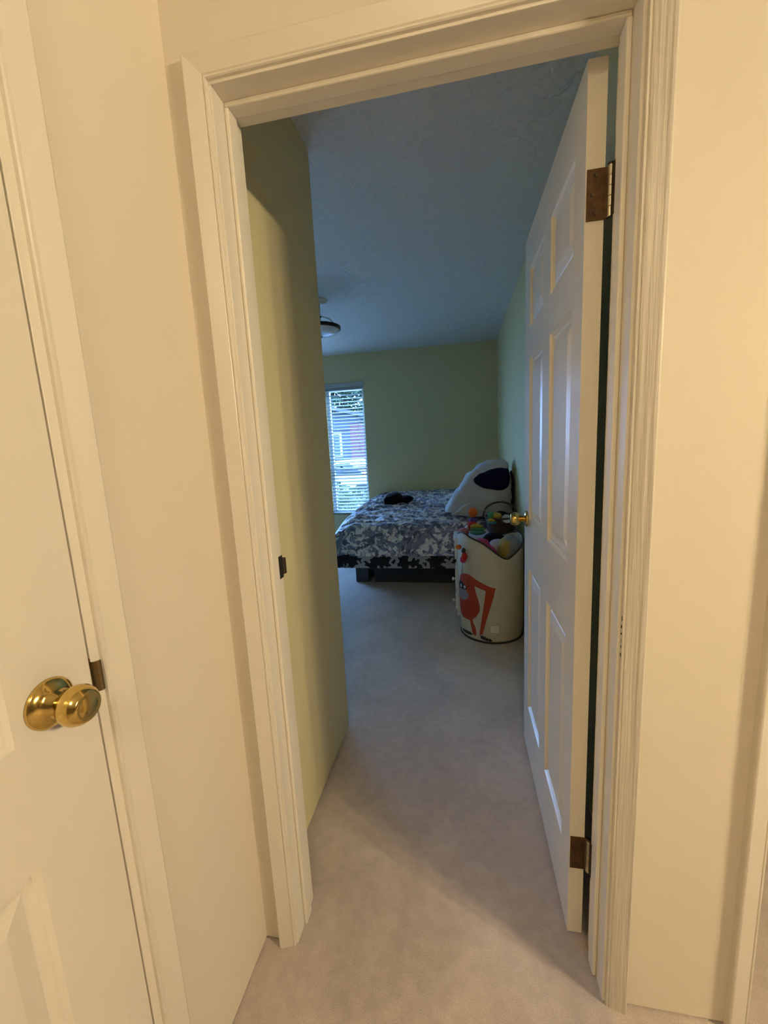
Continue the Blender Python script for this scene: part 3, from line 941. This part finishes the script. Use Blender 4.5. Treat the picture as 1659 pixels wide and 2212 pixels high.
# ------------------------------------------------------------------ white drawer unit
DX0, DX1, DY0, DY1, DZ = 0.392, 0.868, 2.20, 2.44, 0.615
dr = empty('drawer_unit', ((DX0 + DX1) / 2, (DY0 + DY1) / 2, 0), 'low white drawer unit between the hamper and the bed', 'drawers')
mb = MB(); mb.box((DX0 + 0.012, DY0, 0.0), (DX1, DY1, DZ - 0.022)); mb.build('body', M['white_furn'], dr, bevel=0.003)
mb = MB(); mb.box((DX0 - 0.008, DY0 - 0.008, DZ - 0.022), (DX1, DY1 + 0.006, DZ)); mb.build('top', M['white_furn'], dr, bevel=0.004)
for zc in (0.52, 0.292, 0.12):
    mb = MB(); mb.box((DX0, DY0 + 0.012, zc - 0.075), (DX0 + 0.012, DY1 - 0.012, zc + 0.06)); dd = mb.build('drawer', M['white_furn'], dr, bevel=0.002)
    mb = MB(); mb.lathe([(0.006, 0), (0.006, 0.008), (0.013, 0.013), (0.014, 0.019), (0.009, 0.024), (0.001, 0.025)], (DX0, DY0 + 0.05, zc - 0.012), (-1, 0, 0), 18)
    mb.build('knob', M['white_furn'], dd, smooth=True)

# ------------------------------------------------------------------ basket with toys on the drawer unit
BCX, BCY, BZ0, BZ1 = 0.742, 2.335, DZ + 0.002, 0.745
ba = empty('wicker_basket', (BCX, BCY, BZ0), 'dark brown wicker basket with an arched handle on the drawer unit', 'basket')
def oval(rx, ry, z, n=40, dz=0.0):
    return [(BCX + rx * math.cos(2 * math.pi * k / n), BCY + ry * math.sin(2 * math.pi * k / n), z + dz * math.cos(4 * math.pi * k / n)) for k in range(n)]
mb = MB()
rows = [(0.085, 0.080, BZ0), (0.098, 0.092, BZ0 + 0.04), (0.108, 0.100, BZ0 + 0.09), (0.113, 0.105, BZ1)]
n = 40
vv = []
for rx, ry, z in rows: vv += oval(rx, ry, z)
for rx, ry, z in reversed(rows): vv += oval(rx - 0.006, ry - 0.006, z + (0.006 if z == BZ0 else 0))
ff = []
L = len(rows) * 2
for i in range(L - 1):
    for k in range(n):
        k2 = (k + 1) % n
        ff.append((i * n + k, i * n + k2, (i + 1) * n + k2, (i + 1) * n + k))
ff.append(tuple(range(n))[::-1]); ff.append(tuple((L - 1) * n + k for k in range(n)))
mb.add(vv, ff); mb.build('body', M['wicker'], ba, smooth=True)
for q in range(9):
    zz = BZ0 + 0.008 + q * 0.013
    k = (zz - BZ0) / (BZ1 - BZ0)
    mb = MB(); mb.tube(oval(0.087 + 0.027 * k, 0.082 + 0.025 * k, zz, 40), 0.005, 6, closed=True); mb.build('strand', M['wicker'], ba, smooth=True)
mb = MB(); mb.tube(oval(0.114, 0.106, BZ1, 40), 0.009, 8, closed=True); mb.build('rim', M['wicker'], ba, smooth=True)
mb = MB()
hp_ = []
for k in range(25):
    a = math.pi * k / 24
    hp_.append((BCX - 0.010 + 0.122 * math.cos(a), BCY + 0.02 * math.cos(a), BZ1 + 0.112 * math.sin(a) ** 0.8))
mb.tube(hp_, 0.008, 8); mb.build('handle', M['wicker'], ba, smooth=True)

def striped(name, label, cat, segs, parent_loc, group=None):
    """plush made of coloured soft segments along a path: list of (centre, radii, material)"""
    e_ = empty(name, parent_loc, label, cat, group)
    for i, (c, r, m_) in enumerate(segs):
        blob('segment', ellipsoid_pts(c, r, 22, i + 3), m_, e_, 1, 0.003, 20, i * 1.7)
    return e_
striped('rainbow_plush', 'floppy rainbow plush with round orange head leaning on the basket', 'toy',
        [((0.535, 2.28, 0.79), (0.040, 0.030, 0.042), M['orange']), ((0.535, 2.275, 0.735), (0.034, 0.028, 0.022), M['purple']),
         ((0.53, 2.265, 0.69), (0.042, 0.034, 0.044), M['red'])], (0.535, 2.27, DZ))
striped('rainbow_scarf', 'rolled rainbow striped cloth lying across the drawer unit edge', 'cloth',
        [((0.556, 2.206, 0.700), (0.052, 0.022, 0.018), M['yellow']), ((0.562, 2.200, 0.680), (0.060, 0.022, 0.016), M['green']), ((0.566, 2.198, 0.655), (0.064, 0.022, 0.020), M['teal'])], (0.56, 2.21, DZ))
striped('yellow_green_plush', 'yellow and green knitted plush sitting in the basket', 'toy',
        [((0.668, 2.27, 0.765), (0.030, 0.028, 0.030), M['green']), ((0.705, 2.265, 0.765), (0.040, 0.03, 0.027), M['yellow']), ((0.668, 2.25, 0.735), (0.034, 0.026, 0.016), M['yellow']),
         ((0.675, 2.245, 0.718), (0.036, 0.024, 0.015), M['teal'])], (0.68, 2.26, BZ0 + 0.08))
mb = MB(); mb.lathe([(0.001, 0), (0.034, 0.0), (0.038, 0.004), (0.036, 0.010), (0.02, 0.013), (0.001, 0.0135)], (0.775, 2.245, 0.742), (0.1, -0.75, 0.7), 28)
tag(mb.build('round_lid', M['white_plastic'], None, smooth=True), 'small white round lid propped in the basket', 'lid')
blob_o = blob('dark_clothes', ellipsoid_pts((0.745, 2.335, 0.735), (0.088, 0.082, 0.05), 30, 8), M['black_cloth'], None, 1, 0.008, 14, 3.0)
tag(blob_o, 'dark clothes filling the wicker basket', 'clothing')
gl = blob('bottle_top', ellipsoid_pts((0.487, 2.26, 0.668), (0.022, 0.022, 0.030), 20, 9), M['white_plastic'], None, 1)
tag(gl, 'small shiny white bottle top beside the rainbow plush', 'bottle')

# ------------------------------------------------------------------ laundry hamper
HX, HY, HR = 0.64, 1.965, 0.213
ha = empty('laundry_hamper', (HX, HY, 0), 'round cream canvas laundry hamper with orange ape print and black piping', 'hamper')
RIM = [(-180, 0.612), (-165, 0.580), (-154, 0.570), (-143, 0.580), (-120, 0.640), (-98, 0.690), (-80, 0.712), (-70, 0.725), (-59.5, 0.730), (-50, 0.724), (-41.5, 0.712), (-28, 0.697), (-16, 0.678),
       (-4, 0.644), (9.2, 0.603), (18, 0.581), (24, 0.573), (30, 0.577), (40.3, 0.601), (59.4, 0.634), (82, 0.657), (100, 0.680), (116, 0.690), (135, 0.672), (160, 0.640), (180, 0.612)]
def rim_z(deg):
    for (a, za), (b, zb) in zip(RIM[:-1], RIM[1:]):
        if a <= deg <= b:
            return za + (zb - za) * (deg - a) / (b - a)
    return RIM[-1][1]
def rad_at(z):
    return HR * (0.965 + 0.035 * min(1, z / 0.12)) if z < 0.12 else HR * (1.0 + 0.012 * math.sin((z - 0.12) * 4))
def hp(deg, z, off=0.0):
    a = math.radians(deg)
    r = rad_at(z) + off + 0.003 * math.sin(a * 5 + z * 6) * min(1, z * 4)
    return (HX + r * math.sin(a), HY - r * math.cos(a), z)
NA, NZ = 120, 26
def shell(off, z_low):
    out = []
    for j in range(NZ + 1):
        for i in range(NA):
            d = -180 + 360 * i / NA
            zt = rim_z(d)
            out.append(hp(d, z_low + (zt - z_low) * j / NZ, off))
    return out
mb = MB()
A = shell(0, 0.004); B = shell(-0.005, 0.012)
nA = len(A)
f = []
for j in range(NZ):
    for i in range(NA):
        i2 = (i + 1) % NA
        f.append((j * NA + i, j * NA + i2, (j + 1) * NA + i2, (j + 1) * NA + i))
        f.append((nA + j * NA + i, nA + (j + 1) * NA + i, nA + (j + 1) * NA + i2, nA + j * NA + i2))
for i in range(NA):
    i2 = (i + 1) % NA
    f.append((NZ * NA + i, NZ * NA + i2, nA + NZ * NA + i2, nA + NZ * NA + i))
f.append(tuple(range(NA))[::-1]); f.append(tuple(nA + i for i in range(NA)))
mb.add(A + B, f)
mb.build('body', M['hamper'], ha, smooth=True, fix=False)
mb = MB(); mb.tube([hp(-180 + 3 * i, rim_z(-180 + 3 * i), -0.0025) for i in range(120)], 0.0052, 8, closed=True)
tag(mb.build('rim_piping', M['black_piping'], ha, smooth=True), 'black rim piping')
mb = MB(); mb.tube([hp(-180 + 3 * i, 0.008, 0.001) for i in range(120)], 0.006, 8, closed=True)
tag(mb.build('base_piping', M['black_piping'], ha, smooth=True), 'black base piping')

def decal(name, poly, m_, off, parent=ha):
    """flat print wrapped on the hamper: polygon in (degrees, height)"""
    bm = bmesh.new()
    vs_ = [bm.verts.new((d / 60.0, z, 0)) for d, z in poly]
    bm.faces.new(vs_)
    bmesh.ops.triangulate(bm, faces=bm.faces)
    for _ in range(2):
        bmesh.ops.subdivide_edges(bm, edges=[e for e in bm.edges if e.calc_length() > 0.05], cuts=2)
        bmesh.ops.triangulate(bm, faces=bm.faces)
    m2 = MB()
    bm.verts.index_update()
    m2.add([hp(v.co.x * 60.0, v.co.y, off) for v in bm.verts], [tuple(v.index for v in f_.verts) for f_ in bm.faces])
    bm.free()
    return m2.build(name, m_, parent, smooth=True)
def disc(d, z, r, n=20):
    return [(d + math.degrees(r / HR) * math.cos(2 * math.pi * k / n), z + r * math.sin(2 * math.pi * k / n)) for k in range(n)]
body = [(-70, 0.43), (-62, 0.448), (-49.8, 0.456), (-43.1, 0.456), (-32.5, 0.440), (-18.4, 0.418), (-4.7, 0.395), (4.3, 0.387), (0.4, 0.323), (-5.1, 0.249), (-11.5, 0.167), (-16.4, 0.095), (-19.7, 0.058),
        (-24.7, 0.057), (-21.9, 0.129), (-17.5, 0.226), (-14.1, 0.307), (-12.1, 0.366), (-21.8, 0.377), (-32.8, 0.388), (-30.3, 0.347), (-25.4, 0.295), (-22.7, 0.253), (-24.0, 0.215), (-31.1, 0.172),
        (-37.8, 0.152), (-36.5, 0.128), (-32.4, 0.101), (-31.1, 0.058), (-31.7, 0.041), (-36.5, 0.040), (-39.3, 0.055), (-41.1, 0.091), (-44.0, 0.140), (-52.2, 0.138), (-64.4, 0.140), (-74, 0.165), (-82, 0.21), (-84, 0.27), (-78, 0.36)]
pr = decal('print_ape', body, M['print_orange'], 0.0008)
tag(pr, 'orange-red long-armed ape print')
decal('print_mask', [(-78, 0.365), (-72, 0.392), (-65.9, 0.391), (-59.1, 0.381), (-50.5, 0.365), (-50.1, 0.350), (-60, 0.338), (-72, 0.338), (-78, 0.345)], M['print_black'], 0.0014, pr)
decal('print_muzzle', [(-76, 0.33), (-68, 0.338), (-60, 0.340), (-51.9, 0.342), (-45.1, 0.315), (-48.7, 0.284), (-60, 0.262), (-72, 0.262), (-80, 0.29)], M['print_grey'], 0.0013, pr)
for (ed, ez) in ((-55.8, 0.359), (-67.5, 0.357)):
    e_ = decal('print_eye', disc(ed, ez, 0.0105), M['print_white'], 0.0020, pr)
    decal('print_pupil', disc(ed, ez, 0.0035), M['print_black'], 0.0026, pr)
for (td, tz) in ((-47, 0.395), (-45, 0.375), (-43, 0.352), (-46, 0.415)):
    decal('print_fur_mark', [(td - 2.5, tz), (td + 1.5, tz + 0.006), (td + 2.2, tz + 0.001), (td - 2, tz - 0.004)], M['print_black'], 0.0014, pr)
decal('print_toes', [(-24.7, 0.061), (-21.5, 0.046), (-18.5, 0.056), (-17.2, 0.042), (-14.2, 0.050), (-13, 0.038), (-10.3, 0.045), (-9, 0.033), (-6, 0.038), (-1.8, 0.026), (-4.2, 0.016), (-13.5, 0.020), (-22.3, 0.030)], M['print_black'], 0.0014, pr)
decal('print_toes', [(-70.2, 0.044), (-58, 0.052), (-44, 0.054), (-38, 0.044), (-42, 0.034), (-55, 0.028), (-68, 0.030)], M['print_black'], 0.0014, pr)
decal('care_tag', [(-4.7, 0.129), (9.2, 0.129), (9.1, 0.082), (-4.8, 0.081)], M['print_white'], 0.0010)
for k, (a, b, z0, z1) in enumerate(((-2.2, 0.5, 0.112, 0.117), (1.5, 6.6, 0.112, 0.117), (-1.5, 5.8, 0.101, 0.105), (-2.2, 2.5, 0.091, 0.094), (3.5, 6.8, 0.091, 0.094))):
    decal('tag_print', [(a, z1), (b, z1), (b, z0), (a, z0)], M['hamper'], 0.0016)

# clothes in the hamper
o = blob('printed_shirt', ellipsoid_pts((0.757, 1.890, 0.597), (0.079, 0.086, 0.108), 40, 11), M['shirt'], None, 1, 0.006, 10, 1.0)
tag(o, 'grey and yellow printed shirt bulging at the hamper notch', 'clothing')
o = blob('pink_clothes', [(0.50, 1.90, 0.50), (0.50, 1.98, 0.66), (0.56, 1.84, 0.66), (0.60, 1.82, 0.60), (0.66, 1.80, 0.56), (0.685, 1.815, 0.50), (0.68, 1.86, 0.62), (0.62, 1.93, 0.665), (0.56, 2.0, 0.68), (0.60, 2.03, 0.50), (0.66, 1.93, 0.50)],
         M['pink'], None, 1, 0.012, 12, 2.0)
tag(o, 'crumpled magenta clothes heaped inside the laundry hamper', 'clothing')
o = blob('lilac_towel', ellipsoid_pts((0.690, 2.000, 0.575), (0.075, 0.050, 0.085), 30, 13), M['lilac'], None, 1, 0.008, 10, 3.0)
tag(o, 'pale lilac towel stuffed behind the printed shirt in the hamper', 'towel')
o = blob('black_trousers', ellipsoid_pts((0.670, 2.065, 0.600), (0.105, 0.065, 0.075), 30, 19), M['black_cloth'], None, 1, 0.010, 10, 5.0)
tag(o, 'crumpled black clothes at the back of the hamper', 'clothing')
o = blob('rose_cloth', ellipsoid_pts((0.462, 2.245, 0.650), (0.045, 0.04, 0.035), 26, 14), M['rose'], None, 1, 0.008, 14, 4.0)
tag(o, 'dusty rose cloth on the drawer unit corner above hamper edge', 'cloth')
# rainbow wand with a white stick hanging on the left side of the hamper
wn = empty('rainbow_wand', hp(-52, 0.46, 0.02), 'rainbow toy wand with white stick hanging down the hamper side', 'toy')
blob('wand_head', ellipsoid_pts(hp(-63, 0.632, 0.026), (0.022, 0.018, 0.018), 22, 15), M['orange'], wn, 1)
blob('wand_knot', ellipsoid_pts(hp(-50, 0.618, 0.022), (0.016, 0.016, 0.022), 20, 16), M['wicker'], wn, 1)
blob('wand_body', ellipsoid_pts(hp(-48, 0.580, 0.022), (0.022, 0.020, 0.034), 22, 17), M['red'], wn, 1)
blob('wand_tip', ellipsoid_pts(hp(-52, 0.556, 0.022), (0.024, 0.020, 0.026), 22, 18), M['pink'], wn, 1)
mb = MB(); mb.tube([hp(-56, 0.542, 0.018), hp(-58, 0.49, 0.014), hp(-60, 0.448, 0.010)], 0.0055, 8); mb.build('stick', M['white_plastic'], wn, smooth=True)

# ------------------------------------------------------------------ bedroom ceiling light (off)
LX, LY = -0.606, 2.42
cl = empty('ceiling_light', (LX, LY, ZC), 'semi-flush ceiling light with shallow white glass bowl in the bedroom', 'ceiling light')
mb = MB(); mb.lathe([(0.065, 0), (0.065, 0.012), (0.045, 0.026), (0.012, 0.03)], (LX, LY, ZC), (0, 0, -1), 28); mb.build('canopy', M['white_furn'], cl, smooth=True)
mb = MB(); mb.lathe([(0.009, 0), (0.009, 0.20)], (LX, LY, ZC - 0.02), (0, 0, -1), 12)
mb.lathe([(0.009, 0), (0.018, 0.008), (0.018, 0.02), (0.009, 0.028)], (LX, LY, ZC - 0.10), (0, 0, -1), 16); mb.build('stem', M['chrome'], cl, smooth=True)
for k in range(3):
    a = 0.5 + k * 2.094
    mb = MB(); mb.tube([(LX, LY, ZC - 0.11), (LX + 0.08 * math.cos(a), LY + 0.08 * math.sin(a), ZC - 0.13), (LX + 0.142 * math.cos(a), LY + 0.142 * math.sin(a), ZC - 0.198)], 0.004, 6)
    mb.build('arm', M['chrome'], cl, smooth=True)
mb = MB(); mb.lathe([(0.150, 0), (0.158, 0.004), (0.158, 0.024), (0.150, 0.028), (0.146, 0.024), (0.146, 0.004)], (LX, LY, ZC - 0.192), (0, 0, -1), 48); mb.build('ring', M['bronze'], cl, smooth=False)
mb = MB()
mb.lathe([(0.147, 0.0), (0.150, 0.020), (0.138, 0.034), (0.105, 0.050), (0.06, 0.060), (0.001, 0.064)], (LX, LY, ZC - 0.196), (0, 0, -1), 48); mb.build('glass_bowl', M['frosted'], cl, smooth=True)
mb = MB(); mb.lathe([(0.012, 0), (0.014, 0.006), (0.006, 0.018), (0.001, 0.02)], (LX, LY, ZC - 0.258), (0, 0, -1), 16); mb.build('finial', M['chrome'], cl, smooth=True)

# ------------------------------------------------------------------ hall lamp (outside the frame, lights the hall)
PX, PY, PZ = 2.85, -1.19, 1.975
hl = empty('hall_pendant', (PX, PY, ZC), 'brass pendant with five glowing frosted bulbs hanging in the hall', 'pendant light')
mb = MB(); mb.lathe([(0.06, 0), (0.06, 0.01), (0.03, 0.025), (0.008, 0.03)], (PX, PY, ZC), (0, 0, -1), 24); mb.build('canopy', M['brass'], hl, smooth=True)
mb = MB(); mb.lathe([(0.006, 0), (0.006, ZC - PZ - 0.02)], (PX, PY, ZC - 0.02), (0, 0, -1), 12); mb.lathe([(0.006, 0), (0.03, 0.01), (0.03, 0.03), (0.006, 0.045)], (PX, PY, PZ + 0.03), (0, 0, -1), 20); mb.build('stem', M['brass'], hl, smooth=True)
mb = MB(); mb.lathe([(0.02, 0.0), (0.20, 0.035), (0.33, 0.05), (0.33, 0.053), (0.20, 0.040), (0.02, 0.005)], (PX, PY, PZ + 0.115), (0, 0, -1), 40)
mb.build('shade', M['bronze'], hl, smooth=True)  # opaque disc added above the bulbs to keep their light off the ceiling
for k in range(5):
    a = 0.3 + k * 2 * math.pi / 5
    c_ = (PX + 0.17 * math.cos(a), PY + 0.17 * math.sin(a))
    mb = MB(); mb.tube([(PX, PY, PZ + 0.01), (PX + 0.08 * math.cos(a), PY + 0.08 * math.sin(a), PZ + 0.055), (c_[0], c_[1], PZ + 0.05), (c_[0], c_[1], PZ + 0.028)], 0.005, 8)
    ar = mb.build('arm', M['brass'], hl, smooth=True)
    mb = MB(); mb.lathe([(0.010, 0), (0.018, 0.008), (0.030, 0.024), (0.034, 0.042), (0.028, 0.062), (0.012, 0.072), (0.001, 0.074)], (c_[0], c_[1], PZ + 0.037), (0, 0, -1), 18)
    mb.build('bulb', M['bulb'], ar, smooth=True)

# flush drum light on the hall ceiling behind the viewer
FX, FY = 0.50, -1.95
fl = empty('drum_light', (FX, FY, ZC), 'round flush drum light on the hall ceiling behind the viewer', 'ceiling light')
mb = MB(); mb.lathe([(0.19, 0), (0.19, 0.02), (0.05, 0.021)], (FX, FY, ZC), (0, 0, -1), 32); mb.build('base', M['chrome'], fl)
mb = MB(); mb.lathe([(0.17, 0), (0.175, 0.02), (0.175, 0.09), (0.16, 0.11), (0.08, 0.12), (0.001, 0.122)], (FX, FY, ZC - 0.022), (0, 0, -1), 32); mb.build('shade', M['drum'], fl, smooth=True)

# ------------------------------------------------------------------ outside the window
mb = MB(); mb.box((-25, 4.45, -0.5), (15, 45, -0.3))
struct(mb.build('ground_lawn', M['grass']), 'green lawn outside the bedroom window', 'lawn')
mb = MB(); mb.box((-7.5, 9.0, -0.3), (-1.5, 12.5, -0.27))
struct(mb.build('driveway', M['concrete']), 'pale sunlit concrete driveway beyond the window', 'driveway')

mb = MB(); mb.box((-6.0, 4.46, -0.3), (2.0, 6.4, -0.25))
struct(mb.build('reflector', M['reflector']), 'added pale patio along the house wall below the windows', 'reflector')

def plant(name, label, cat, c, r, nleaf, m_, size, trunk=None, seed=1, group=None):
    rnd = random.Random(seed)
    e_ = empty(name, (c[0], c[1], -0.3), label, cat, group)
    mb_ = MB()
    for k in range(nleaf):
        while True:
            p = Vector((rnd.uniform(-1, 1), rnd.uniform(-1, 1), rnd.uniform(-1, 1)))
            if 0.35 < p.length < 1: break
        q_ = Vector((c[0] + p.x * r[0], c[1] + p.y * r[1], c[2] + p.z * r[2]))
        d = Vector((rnd.gauss(0, 1), rnd.gauss(0, 1), rnd.gauss(0, 0.6))).normalized()
        e2 = d.cross(Vector((rnd.gauss(0, 1), rnd.gauss(0, 1), rnd.gauss(0, 1)))).normalized()
        s = size * rnd.uniform(0.6, 1.3)
        mb_.add([q_ - d * s, q_ + e2 * s * 0.4, q_ + d * s, q_ - e2 * s * 0.4], [(0, 1, 2, 3)])
    fo = mb_.build('foliage', m_, e_, fix=False)
    fo['kind'] = 'stuff'
    tr = MB()
    if trunk:
        tr.tube([(c[0], c[1], -0.3), (c[0] + 0.1, c[1], c[2] * 0.5), (c[0], c[1] + 0.1, c[2] + r[2] * 0.5)], [trunk, trunk * 0.8, trunk * 0.3], 8)
    else:
        for k in range(6):
            a = k * 1.05
            tr.tube([(c[0] + 0.05 * math.cos(a), c[1] + 0.05 * math.sin(a), -0.3), (c[0] + r[0] * 0.5 * math.cos(a), c[1] + r[1] * 0.5 * math.sin(a), c[2] + r[2] * 0.3)], [0.02, 0.008], 5)
    tr.build('stem', M['bark'], e_, smooth=True)
    return e_
plant('shrub', 'leafy green shrub directly below the bedroom window', 'shrub', (-1.75, 6.0, 0.15), (0.75, 0.6, 0.55), 2600, M['leaf_pale'], 0.05, None, 1)
plant('shrub', 'darker shrub at right outside the bedroom window', 'shrub', (-0.95, 7.4, 0.2), (0.6, 0.55, 0.6), 2200, M['leaf'], 0.05, None, 2)
plant('shrub', 'round shrub at the driveway edge beyond the window', 'shrub', (-2.9, 8.4, 0.2), (0.7, 0.5, 0.6), 2200, M['leaf'], 0.05, None, 3)
plant('tree', 'tall leafy tree above the neighbouring house roof', 'tree', (-7.2, 26.5, 6.2), (3.4, 2.2, 3.4), 5000, M['leaf'], 0.22, 0.22, 4)
plant('tree', 'bushy tree left behind the neighbouring house', 'tree', (-12.0, 23.0, 5.0), (2.6, 1.2, 4.2), 5000, M['leaf_pale'], 0.22, 0.2, 5)
plant('tree', 'green tree right behind the neighbouring house', 'tree', (-2.4, 23.0, 5.5), (2.6, 1.2, 3.6), 5000, M['leaf'], 0.22, 0.2, 6)

ho = empty('neighbour_house', (-4.6, 18, -0.3), 'lavender grey neighbouring house with low gable seen through the blind', 'house')
mb = MB(); mb.box((-8.2, 17.0, -0.3), (-4.25, 20.5, 2.15)); mb.build('wall', M['siding'], ho)
mb = MB(); mb.box((-4.25, 16.6, -0.3), (-2.2, 20.5, 2.3)); tag(mb.build('wall', M['brick'], ho), 'reddish end wall')
mb = MB(); mb.prism([(-8.6, 2.1), (-4.95, 2.9), (-1.8, 2.1), (-1.8, 2.25), (-4.95, 3.05), (-8.6, 2.25)], lambda u, w, t: (u, t, w), 16.3, 21.0); mb.build('roof', M['roof'], ho)
mb = MB(); mb.prism([(-8.0, 2.1), (-4.95, 2.88), (-2.2, 2.1)], lambda u, w, t: (u, t, w), 16.9, 17.1); mb.build('gable', M['siding'], ho)
mb = MB(); mb.box((-5.35, 16.96, 0.9), (-4.75, 17.0, 2.0)); fr = mb.build('window_frame', M['house_trim'], ho)
mb = MB(); mb.box((-5.25, 16.94, 1.0), (-4.85, 16.96, 1.9)); mb.build('pane', M['dark_glass'], fr)
mb = MB(); mb.box((-6.6, 16.96, -0.25), (-5.7, 17.0, 1.85)); mb.build('door', M['house_trim'], ho)

# white parked car on the driveway
ca = empty('parked_car', (-3.1, 11.0, -0.27), 'white car parked on the driveway beyond the window', 'car')
sec = [(-4.55, 0.05), (-4.6, 0.35), (-4.3, 0.5), (-3.75, 0.56), (-3.35, 0.92), (-2.55, 0.95), (-2.1, 0.62), (-1.75, 0.52), (-1.65, 0.3), (-1.7, 0.05)]
mb = MB(); mb.prism(sec, lambda u, w, t: (u, t, w), 10.2, 11.8); mb.build('body', M['car_white'], ca, bevel=0.06)
mb = MB(); mb.prism([(-3.62, 0.58), (-3.3, 0.87), (-2.6, 0.89), (-2.25, 0.60)], lambda u, w, t: (u, t, w), 10.17, 11.83); mb.build('side_window', M['dark_glass'], ca)
for wx in (-4.05, -2.25):
    for wy in (10.16, 11.66):
        mb = MB(); mb.lathe([(0.10, 0), (0.29, 0.0), (0.30, 0.03), (0.30, 0.15), (0.29, 0.18), (0.10, 0.18)], (wx, wy, 0.03), (0, 1, 0), 24); mb.build('wheel', M['tyre'], ca)
